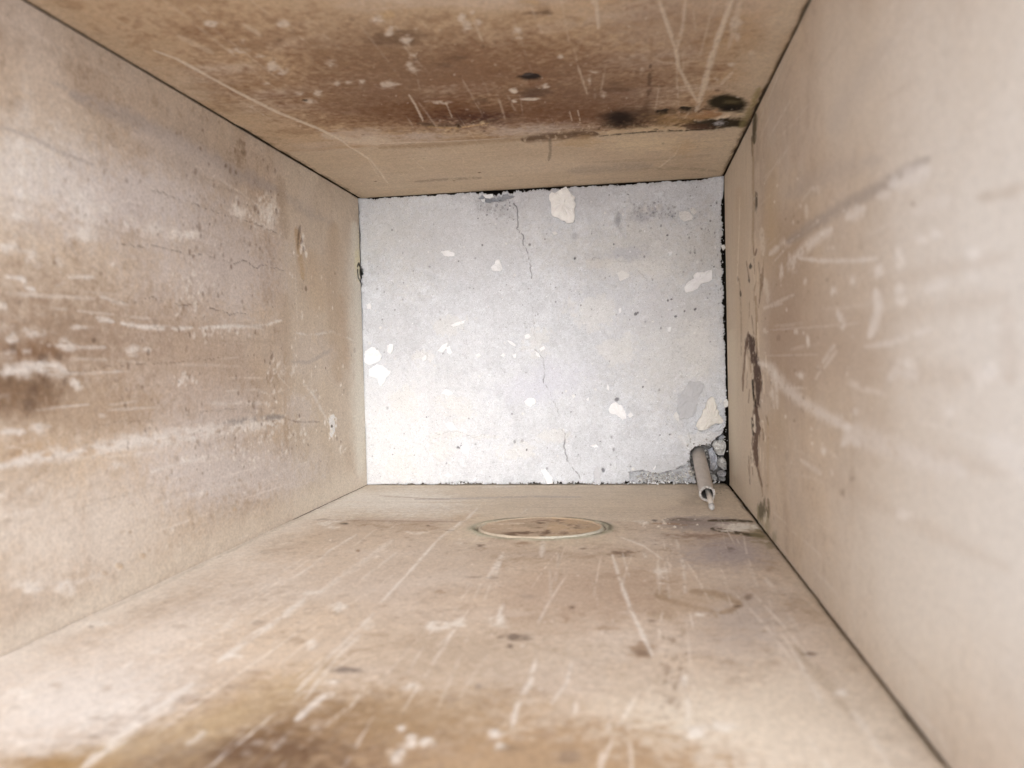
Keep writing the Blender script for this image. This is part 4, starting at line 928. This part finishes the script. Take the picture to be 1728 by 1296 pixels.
gN = gapf('x', 318, [608, 616, 623, 700, 790, 812, 835, 862, 885, 960, 1100, 1200, 1206, 1222], s, [.05, .1, 1.3, 1.3, 1.3, 2.4, 4.5, 4.0, 2.2, 1.9, 1.4, 1.3, 0, 0], 31, 0.6)
gS = gapf('x', 817, [616, 640, 700, 760, 900, 1000, 1150, 1228], s, [.1, .4, 1.4, 1.6, 1.5, 1.7, 1.4, 1.0], 33, 1.1)
gE = gapf('y', 1224, [298, 322, 331, 400, 480, 560, 610, 640, 690, 730, 816], t, [0, .1, 2.6, 3.2, 3.0, 2.4, 1.3, 1.5, 2.6, 2.6, 1.4], 35, 0.4)
gW = gapf('y', 612, [336, 348, 360, 440, 452, 478, 486, 520, 560, 640, 819], t, [.05, .3, .8, .7, 2.2, 2.0, .1, .5, .1, .15, .05], 37, 0.8)
fl = lambda d: (1 - sstep(0, 0.014, d))
Xn = XX + gW[:, None] * fl(XX) - gE[:, None] * fl(W - XX)
Yn = YY + gS[None, :] * fl(YY) - gN[None, :] * fl(H - YY)
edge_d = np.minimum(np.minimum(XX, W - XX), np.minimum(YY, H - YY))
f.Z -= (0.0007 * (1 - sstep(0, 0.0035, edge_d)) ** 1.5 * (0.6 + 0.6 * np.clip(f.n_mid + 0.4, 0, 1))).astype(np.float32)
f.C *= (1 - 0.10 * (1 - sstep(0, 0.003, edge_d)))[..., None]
FLOOR_Z = f.Z


def floor_z(x, y):
    i = int(np.clip(x / W * (len(s) - 1), 0, len(s) - 1)); j = int(np.clip(y / H * (len(t) - 1), 0, len(t) - 1))
    return float(FLOOR_Z[j, i])


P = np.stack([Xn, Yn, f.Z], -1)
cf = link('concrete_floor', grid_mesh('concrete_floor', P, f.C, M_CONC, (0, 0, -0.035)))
tag(cf, 'pale cracked concrete at the bottom of the shaft', kind='structure')

# added dark shell below, turned up outside the liner to block light from the slots
bx = []
e, zb, zt_ = 0.0195, -0.07, 0.012
def ringpts(d, z): return [(-d, -d, z), (W + d, -d, z), (W + d, H + d, z), (-d, H + d, z)]
co = ringpts(e, zb) + ringpts(e, zt_) + ringpts(e + 0.03, zt_) + ringpts(e + 0.03, zb - 0.01)
fc = [(0, 1, 2, 3)]
for k in range(4):
    k2 = (k + 1) % 4
    fc += [(k, k2, 4 + k2, 4 + k), (4 + k, 4 + k2, 8 + k2, 8 + k), (8 + k, 8 + k2, 12 + k2, 12 + k)]
fc.append((15, 14, 13, 12))
tag(link('slot_light_block', make_mesh('slot_light_block', co, fc, M_DARK, False, np.tile((0.05, 0.043, 0.036), (len(co), 1)))), 'added dark shell under the concrete that keeps light out of the slots', kind='structure')


# ------------------------------------------------------------------ flakes, lumps, crumbs
def flake_mesh(name, poly, h, seed, mat, tone, dome=0.15, lift=0.0004, rough=0.12, n=30, sharp=0.9, smooth=True):
    """a flake or lump from its outline (m); returns mesh centred on its base and its place"""
    g = np.random.default_rng(seed)
    p = np.array(poly); c = p.mean(0)
    seg = np.roll(p, -1, 0) - p; L = np.hypot(*seg.T); cum = np.concatenate([[0], np.cumsum(L)]); tot = cum[-1]
    out = []
    for k in range(n):
        d = (k + g.uniform(-0.25, 0.25)) / n * tot % tot
        i = min(int(np.searchsorted(cum, d, 'right') - 1), len(p) - 1)
        out.append(p[i] + seg[i] * (d - cum[i]) / L[i])
    r = np.array(out) - c
    size = np.hypot(*r.T).mean()
    r = r * (1 + g.normal(0, 0.05, (n, 1)))
    rings = [(0.84, 0.0), (1.0, lift + h * 0.45), (0.985, lift + h * sharp), (0.80, lift + h * (1.0 + dome * 0.5)), (0.5, lift + h * (1 + dome)), (0.22, lift + h * (1 + dome))]
    co = []; tn = []
    tilt = g.normal(0, 0.18, 2) * h / max(size, 1e-5)
    for q, (k, z) in enumerate(rings):
        for v in r:
            jz = g.normal(0, rough) * h * (0.25 if q < 2 else 0.6)
            u = v * k + (g.normal(0, 0.012, 2) * size if q > 2 else 0)
            co.append((u[0], u[1], max(0.0001, z + jz + (u @ tilt if q > 1 else 0)))); tn.append(np.array(tone) * (1 + g.normal(0, 0.025)))
    co.append((0, 0, lift + h * (1 + dome))); tn.append(np.array(tone))
    fc = []
    for q in range(len(rings) - 1):
        for k in range(n):
            a, b = q * n + k, q * n + (k + 1) % n
            fc.append((a, b, b + n, a + n))
    top = len(co) - 1
    for k in range(n):
        fc.append(((len(rings) - 1) * n + k, (len(rings) - 1) * n + (k + 1) % n, top))
    fc.append(tuple(range(n - 1, -1, -1)))
    return make_mesh(name, co, fc, mat, smooth, np.array(tn)), c


def zoomed(x0, y0, k, pts):
    return [(x0 + a / k, y0 + b / k) for a, b in pts]


FW = (0.83, 0.83, 0.825); FB = (0.84, 0.855, 0.88); FG = (0.60, 0.605, 0.62); FS = (0.73, 0.735, 0.735)
A = (900, 290, 4.8); Bz = (590, 290, 4.8); Cz = (590, 560, 4.628); Dz = (900, 560, 4.63)
FLAKES = [
 (A, [(135,200),(160,170),(205,165),(230,130),(260,125),(300,165),(340,205),(345,260),(330,290),(335,370),(315,425),(270,420),(225,380),(150,365),(140,270)], 2.6, FW, 'largest cream plaster flake, touching the top edge of the concrete'),
 (A, [(1180,330),(1240,320),(1290,355),(1285,390),(1225,410),(1185,385)], 1.8, FS, 'rounded plaster flake near the upper right corner of the concrete'),
 (A, [(1265,300),(1300,290),(1325,330),(1300,355),(1275,335)], 1.1, FS, 'small grey flake leaning on the rounded flake near the upper right corner'),
 (A, [(1215,940),(1250,890),(1300,870),(1290,840),(1330,820),(1440,798),(1450,850),(1435,890),(1350,910),(1330,950),(1290,970),(1225,985)], 2.0, FB, 'long white dog-leg flake close to the right-hand slot'),
 (A, [(1090,650),(1130,648),(1115,685),(1100,680)], 1.0, FB, 'tiny white wedge flake above the dog-leg flake'),
 (A, [(680,820),(720,800),(780,830),(770,860),(700,890)], 0.8, FS, 'thin pale triangular flake right of centre, below the bluish smudge'),
 (Bz, [(745,650),(800,640),(860,660),(855,685),(800,690),(765,680)], 1.3, FB, 'flat oval flake left of the bell-shaped flake'),
 (Bz, [(1190,715),(1220,712),(1235,760),(1245,790),(1230,810),(1170,808),(1148,780),(1180,755)], 2.2, FB, 'white bell-shaped flake left of the upper crack'),
 (Bz, [(145,1075),(175,1065),(190,1090),(180,1115),(150,1110)], 1.0, FB, 'small white flake by the left edge of the concrete, above the broken pair'),
 (Bz, [(825,1245),(870,1220),(945,1200),(930,1225),(880,1245),(840,1258)], 1.0, FB, 'slender white splinter flake left of the concrete centre'),
 (Cz, [(130,150),(190,115),(235,150),(262,190),(235,235),(150,260),(125,230)], 1.3, FB, 'upper one of the broken white pair by the left edge'),
 (Cz, [(160,290),(215,250),(270,265),(335,310),(290,370),(255,425),(235,410),(225,365),(160,345)], 1.5, FB, 'lower, kite-shaped one of the broken white pair by the left edge'),
 (Cz, [(300,110),(320,92),(348,100),(345,150),(320,175),(300,160)], 1.2, FB, 'small upright white flake right of the broken white pair'),
 (Cz, [(690,150),(730,100),(770,85),(760,130),(730,160)], 1.0, FB, 'white flake just below the slender splinter'),
 (Cz, [(760,120),(785,110),(805,160),(785,178),(765,160)], 0.9, FB, 'white flake tucked right below the one under the slender splinter'),
 (Cz, [(565,205),(605,180),(605,215),(580,230)], 0.8, FB, 'tiny white flake between the broken pair and the splinter'),
 (Cz, [(985,180),(1015,168),(1030,185),(1005,205)], 1.0, FB, 'first of three tiny flakes in a row left of the crack'),
 (Cz, [(1180,185),(1205,165),(1220,180),(1205,198)], 1.0, FB, 'second of three tiny flakes in a row left of the crack'),
 (Cz, [(1275,180),(1305,168),(1300,205),(1285,205)], 1.0, FB, 'third of three tiny flakes in a row, nearest the crack'),
 (Cz, [(1235,65),(1265,75),(1305,105),(1295,115),(1255,95)], 0.9, FB, 'thin slanting white flake just left of the middle of the crack'),
 (Cz, [(1370,30),(1400,15),(1420,40),(1395,55),(1375,55)], 1.0, FB, 'white flake lying at the upper end of the middle crack'),
 (Cz, [(1365,540),(1400,515),(1450,515),(1462,550),(1415,582),(1380,575)], 1.4, FB, 'clean oval white flake on the bluish patch left of the crack'),
 (Cz, [(725,480),(750,445),(795,465),(810,480),(775,495)], 0.7, FB, 'faint white flake in the bright lower left of the concrete'),
 (Cz, [(755,715),(800,700),(830,760),(790,768),(765,745)], 0.8, FB, 'pale flake above the curved ridge in the lower left'),
 (Cz, [(875,895),(915,875),(950,910),(930,950),(890,945)], 1.4, FB, 'round white lump beside the dark pit in the lower left'),
 (Cz, [(740,1115),(770,1105),(810,1120),(775,1135)], 0.8, FB, 'narrow white flake close above the bottom edge, lower left'),
 (Dz, [(580,600),(640,545),(690,575),(730,640),(725,675),(700,685),(650,645),(610,640)], 1.7, FB, 'white slanting flake with a dark pit at its tip, right of the crack'),
 (Dz, [(735,650),(760,625),(785,650),(755,672)], 1.2, FB, 'small white flake touching the slanting flake with the dark pit'),
 (Dz, [(1120,610),(1135,520),(1170,450),(1220,395),(1310,385),(1330,430),(1285,520),(1270,620),(1230,665),(1150,690)], 1.3, (0.52, 0.535, 0.565), 'bluish grey cement slab beside the cream triangular slab'),
 (Dz, [(1290,770),(1265,740),(1330,600),(1370,510),(1400,490),(1450,640),(1490,690),(1470,715),(1390,725),(1350,760)], 3.0, (0.76, 0.75, 0.715), 'cream triangular slab above the pipe hole'),
 (Dz, [(1090,650),(1115,620),(1140,655),(1135,700),(1110,685)], 1.2, FS, 'small pale flake at the left tip of the bluish slab'),
 (Dz, [(65,1075),(95,1070),(150,1130),(155,1185),(115,1190),(85,1120)], 1.4, FB, 'white tongue-shaped flake on the bottom edge, left of the crack foot'),
 (Dz, [(470,1090),(500,1045),(535,1080),(525,1140),(530,1188),(480,1188)], 1.2, (0.57, 0.585, 0.62), 'bluish grey flake on the bottom edge, right of the crack foot'),
 (Dz, [(445,885),(490,875),(510,895),(475,903)], 0.9, FB, 'thin white flake between the crack foot and the pipe'),
 (Dz, [(928,1072),(955,1040),(960,1050),(945,1075)], 0.9, FB, 'tiny bright flake on the crumbling ledge left of the pipe'),
 (Dz, [(50,130),(85,110),(95,130),(60,155)], 1.0, FB, 'oblong white flake on the right side of the middle crack'),
 (Dz, [(18,150),(45,165),(60,200),(30,190)], 0.9, FB, 'white flake lying across the middle crack'),
 (Dz, [(572,445),(580,405),(595,430),(592,458)], 0.9, FB, 'tiny upright white flake above the slanting flake with the dark pit'),
 (Dz, [(413,525),(437,508),(432,542)], 0.9, FB, 'tiny triangular flake midway between crack and slanting flake'),
 (Dz, [(300,495),(320,485),(330,505),(312,520)], 0.9, FB, 'tiny round flake right of the crack, above the faint cracks'),
 (A, [(690,1110),(712,1100),(712,1140),(695,1145)], 0.8, FB, 'tiny white flake in the middle of the right half'),
 (A, [(1085,1265),(1115,1255),(1110,1296),(1090,1296)], 0.8, FB, 'small white flake low in the right half, by the slot side'),
 (A, [(150,490),(185,485),(200,505),(170,515)], 0.9, FS, 'tiny pale flake below the largest cream flake'),
 (A, [(1518,600),(1545,588),(1555,620),(1535,642)], 2.0, FW, 'pale crumb wedged in the right-hand slot, upper one'),
 (Dz, [(1480,545),(1505,522),(1522,545),(1518,585),(1490,590)], 2.4, FW, 'pale crumb wedged in the right-hand slot, beside the triangular slab'),
 (Bz, [(1085,190),(1165,183),(1170,205),(1140,220),(1100,215)], 2.2, FB, 'white crumb caught in the slot at the top edge'),
 (Bz, [(1065,225),(1100,220),(1098,245),(1075,247)], 1.6, FB, 'small white crumb under the one caught in the top slot'),
]
for i, (fr, pts, h, tone, label) in enumerate(FLAKES):
    poly = [on('floor', *p) for p in zoomed(*fr, pts)]
    me, c = flake_mesh('plaster_flake', poly, h * 0.0021, 200 + i, M_CHIP, tone, dome=0.06, lift=0.0009, rough=0.11, smooth=False)
    o = link('plaster_flake', me)
    o.location = (c[0], c[1], floor_z(*c) + (0.0000 if h < 1.1 else 0.0002))
    if 'slot' in label and 'crumb' in label: o.location.z = -0.0012
    tag(o, label, 'plaster flake', 'plaster flakes lying on the concrete')

S8 = (1140, 720, 8.1)
LUMPS = [
 ([(505,260),(530,200),(640,180),(700,240),(690,330),(670,400),(600,410),(540,350)], 11, (0.72, 0.71, 0.65), -0.016, 'cream angular lump in the broken corner, uppermost beside the pipe'),
 ([(585,470),(640,422),(690,440),(712,520),(708,608),(650,600),(580,545)], 11, (0.65, 0.64, 0.59), -0.018, 'rounded lump below the cream lump, against the liner'),
 ([(578,640),(640,612),(702,630),(700,690),(640,712),(592,690)], 9, (0.60, 0.59, 0.58), -0.017, 'pitted lump at the foot of the broken corner'),
 ([(445,305),(505,285),(545,360),(590,430),(565,480),(590,560),(568,640),(495,625),(480,450)], 9, (0.62, 0.63, 0.64), -0.019, 'long grey lump pressed along the right side of the pipe'),
 ([(495,665),(550,672),(578,712),(566,752),(520,755)], 8, (0.62, 0.62, 0.59), -0.016, 'small lump between the pipe and the pitted lump'),
 ([(165,612),(210,592),(268,620),(262,660),(235,690),(190,660)], 8, (0.75, 0.72, 0.64), -0.010, 'cream crumbly lump on the left side of the pipe'),
 ([(190,560),(208,540),(226,568),(206,592)], 5, (0.69, 0.66, 0.60), -0.006, 'small crumb on top of the lump left of the pipe'),
 ([(592,180),(612,132),(660,112),(688,150),(660,180)], 7, (0.62, 0.63, 0.64), -0.012, 'bluish fragment under the broken concrete lip'),
 ([(600,715),(640,716),(690,700),(705,745),(660,765),(605,755)], 6, (0.55, 0.54, 0.51), -0.017, 'dark flat fragment in the very corner of the broken patch'),
]
for i, (pts, h, tone, z, label) in enumerate(LUMPS):
    poly = [on('floor', *p) for p in zoomed(*S8, pts)]
    me, c = flake_mesh('mortar_lump', poly, h * 0.001, 400 + i, M_STONE, np.array(tone) * np.array((0.94, 0.955, 1.02)), dome=0.22, lift=0.0, rough=0.36, n=11, sharp=0.8, smooth=False)
    o = link('mortar_lump', me); o.location = (c[0], c[1], z)
    tag(o, label, 'mortar lump', 'broken mortar lumps round the pipe')

# crumbs too many to count
co = []; fc = []; tn = []
g = np.random.default_rng(77)
def crumb(x, y, z, r, tone):
    b = len(co)
    for dx, dy, dz in ((1, 0, 0), (-1, 0, 0), (0, 1, 0), (0, -1, 0), (0, 0, 0.8), (0, 0, -0.4)):
        k = r * g.uniform(0.6, 1.3)
        co.append((x + dx * k + g.normal(0, r * 0.2), y + dy * k + g.normal(0, r * 0.2), z + dz * k)); tn.append(tone)
    for a_, b_ in ((0, 2), (2, 1), (1, 3), (3, 0)):
        fc.append((b + a_, b + b_, b + 4)); fc.append((b + b_, b + a_, b + 5))
for _ in range(420):
    x, y = g.uniform(0.004, W - 0.006), g.uniform(0.004, H - 0.005)
    crumb(x, y, floor_z(x, y) + 0.0002, g.uniform(0.0003, 0.0009), np.array(FB) * g.uniform(0.85, 1.05))
for _ in range(330):                                     # along the bottom slot
    x = g.uniform(0.004, W - 0.01); crumb(x, abs(g.normal(0, 0.0016)) + 0.0006, -0.0012 + g.uniform(-0.001, 0.001), g.uniform(0.0004, 0.0015), np.array(FB) * g.uniform(0.75, 1.05))
for _ in range(90):                                      # left edge
    y = g.uniform(0.004, H - 0.01); crumb(abs(g.normal(0, 0.0012)) + 0.0005, y, -0.0008, g.uniform(0.0004, 0.0011), np.array(FB) * g.uniform(0.8, 1.05))
for _ in range(60):                                      # right slot and top slot, a few
    y = g.uniform(0.01, H - 0.02); crumb(W - g.uniform(0.0005, 0.004), y, -0.002, g.uniform(0.0004, 0.0011), np.array(FW) * g.uniform(0.7, 1.0))
for _ in range(46):
    x = g.uniform(0.02, W - 0.02); crumb(x, H - g.uniform(0.0008, 0.0035), -0.0015, g.uniform(0.0004, 0.0010), np.array(FW) * g.uniform(0.7, 1.0))
for _ in range(380):                                     # broken ledge and corner
    px_, py_ = g.uniform(1075, 1228), 0
    py_ = g.uniform(798, 815) if px_ < 1160 else g.uniform(740, 815)
    x, y = on('floor', px_, py_)
    z = floor_z(x, y); crumb(x, y, z + 0.0006, g.uniform(0.0005, 0.0020), np.array((0.58, 0.575, 0.56)) * g.uniform(0.45, 1.15))
tag(link('crumbs', make_mesh('crumbs', co, fc, M_CHIP, False, np.array(tn))), 'scattered mortar crumbs over the concrete and in its slots', 'crumbs', kind='stuff')


# ------------------------------------------------------------------ pipe and cable
def at_depth(px, py, z):
    d = ray(px, py); return CAM + d * ((z - CAM[2]) / d[2])


def tube(path, radii, n, seed, closed_end=None, jitter=0.0):
    """rings along a path of (point) with radii; returns co, faces"""
    g = np.random.default_rng(seed); co = []; fc = []
    path = [np.array(p) for p in path]
    for i, (p, r) in enumerate(zip(path, radii)):
        d = path[min(i + 1, len(path) - 1)] - path[max(i - 1, 0)]
        if np.linalg.norm(d) < 1e-9: d = path[-1] - path[0]
        d = d / np.linalg.norm(d); u = np.cross(d, (0, 1, 0.3)); u /= np.linalg.norm(u); v = np.cross(d, u)
        for k in range(n):
            a = 2 * math.pi * k / n; co.append(tuple(p + (u * math.cos(a) + v * math.sin(a)) * r * (1 + g.normal(0, jitter))))
    for i in range(len(path) - 1):
        for k in range(n):
            a, b = i * n + k, i * n + (k + 1) % n; fc.append((a, b, b + n, a + n))
    return co, fc


p0 = at_depth(1180, 772, 0.0); p1 = at_depth(1193.5, 834, 0.145)
ax_ = (p1 - p0) / np.linalg.norm(p1 - p0); pb_ = p0 - ax_ * 0.030
R_O, R_I = 0.0078, 0.0055
pipe = empty('conduit_pipe', tuple(pb_)); tag(pipe, 'grey plastic conduit pipe with a ragged end rising from the broken corner', 'pipe')
n = 40; g = np.random.default_rng(8)
ln = np.linalg.norm(p1 - pb_)
prof = [(0.0, R_O), (0.25, R_O), (0.5, R_O * 1.005), (0.75, R_O), (0.92, R_O), (0.965, R_O * 1.01), (0.985, R_O * 1.05), (1.0, R_O * 1.03), (1.0, R_I * 1.12), (0.985, R_I), (0.9, R_I), (0.6, R_I), (0.3, R_I)]
u = np.cross(ax_, (0, 1, 0.3)); u /= np.linalg.norm(u); v = np.cross(ax_, u)
co = []; tn = []
rag = np.array([g.normal(0, 0.0007) for _ in range(n)]); rag[7:10] -= 0.002; rag[24:26] -= 0.0016
for i, (k, r) in enumerate(prof):
    for j in range(n):
        a = 2 * math.pi * j / n
        off = rag[j] * (1 if i in (7, 8) else 0.4 if i in (6, 9) else 0)
        rr_ = r * (1 + (g.normal(0, 0.02) if i in (6, 7, 8) else g.normal(0, 0.004)))
        co.append(ax_ * (k * ln + off) + (u * math.cos(a) + v * math.sin(a)) * rr_)
        base = np.array((0.50, 0.465, 0.435)) if i < 6 else (np.array((0.50, 0.48, 0.46)) * g.uniform(0.7, 1.2) if i < 9 else np.array((0.10, 0.095, 0.09)))
        tn.append(base)
fc = []
for i in range(len(prof) - 1):
    for j in range(n):
        a, b = i * n + j, i * n + (j + 1) % n; fc.append((a, b, b + n, a + n))
link('tube', make_mesh('tube', co, fc, M_TUBE, True, np.array(tn)), pipe)
# torn burr hanging from the mouth
for seed, ang, sz in ((1, 2.3, 0.0026), (2, 3.6, 0.0022), (3, 0.4, 0.0018), (4, 5.2, 0.0016)):
    gg = np.random.default_rng(seed); cc = ax_ * ln + (u * math.cos(ang) + v * math.sin(ang)) * R_O * 1.0
    pts = [cc + ax_ * sz * 0.6 * a + (u * math.cos(ang) + v * math.sin(ang)) * sz * 0.5 * b + np.cross(ax_, u * math.cos(ang) + v * math.sin(ang)) * sz * c2
           for a, b, c2 in ((-1, -.4, -1), (-1, .5, -.8), (-1, -.4, 1), (-1, .5, .9), (.8, .1, -.5), (.9, .6, -.3), (.7, .1, .6), (.5, .7, .4))]
    pts = [p + gg.normal(0, sz * 0.12, 3) for p in pts]
    link('burr', make_mesh('burr', pts, [(0, 1, 3, 2), (4, 6, 7, 5), (0, 4, 5, 1), (2, 3, 7, 6), (0, 2, 6, 4), (1, 5, 7, 3)], M_TUBE, False, np.tile((0.52, 0.505, 0.485), (8, 1))), pipe)

c_in = pb_ + ax_ * ln * 0.55; c_mouth = at_depth(1197, 838, 0.146); c_tip = at_depth(1200.5, 853, 0.176)
c_tip[1] = max(c_tip[1], 0.0045)
r_c = 0.0026
cable = empty('cable', tuple(c_in)); tag(cable, 'pale grey cable end poking out of the conduit mouth', 'cable')
path = [c_in, c_in * 0.5 + c_mouth * 0.5, c_mouth, c_mouth * 0.5 + c_tip * 0.5 + np.array([0, 0.0006, 0]), c_tip]
co, fc = tube([p - c_in for p in path], [r_c] * 5, 18, 3, jitter=0.01)
fc.append(tuple(range(4 * 18, 5 * 18)))
link('sheath', make_mesh('sheath', co, fc, M_TUBE, True, np.tile((0.64, 0.60, 0.555), (len(co), 1))), cable)
dd = (c_tip - c_mouth) / np.linalg.norm(c_tip - c_mouth)
path = [c_tip - dd * 0.001, c_tip + dd * 0.003, c_tip + dd * 0.008, c_tip + dd * 0.009]
co, fc = tube([p - c_in for p in path], [r_c * 1.04, r_c * 1.12, r_c * 1.05, r_c * 0.5], 14, 5, jitter=0.09)
fc.append(tuple(range(3 * 14, 4 * 14)))
link('frayed_tip', make_mesh('frayed_tip', co, fc, M_STONE, True, np.tile((0.50, 0.495, 0.49), (len(co), 1))), cable)
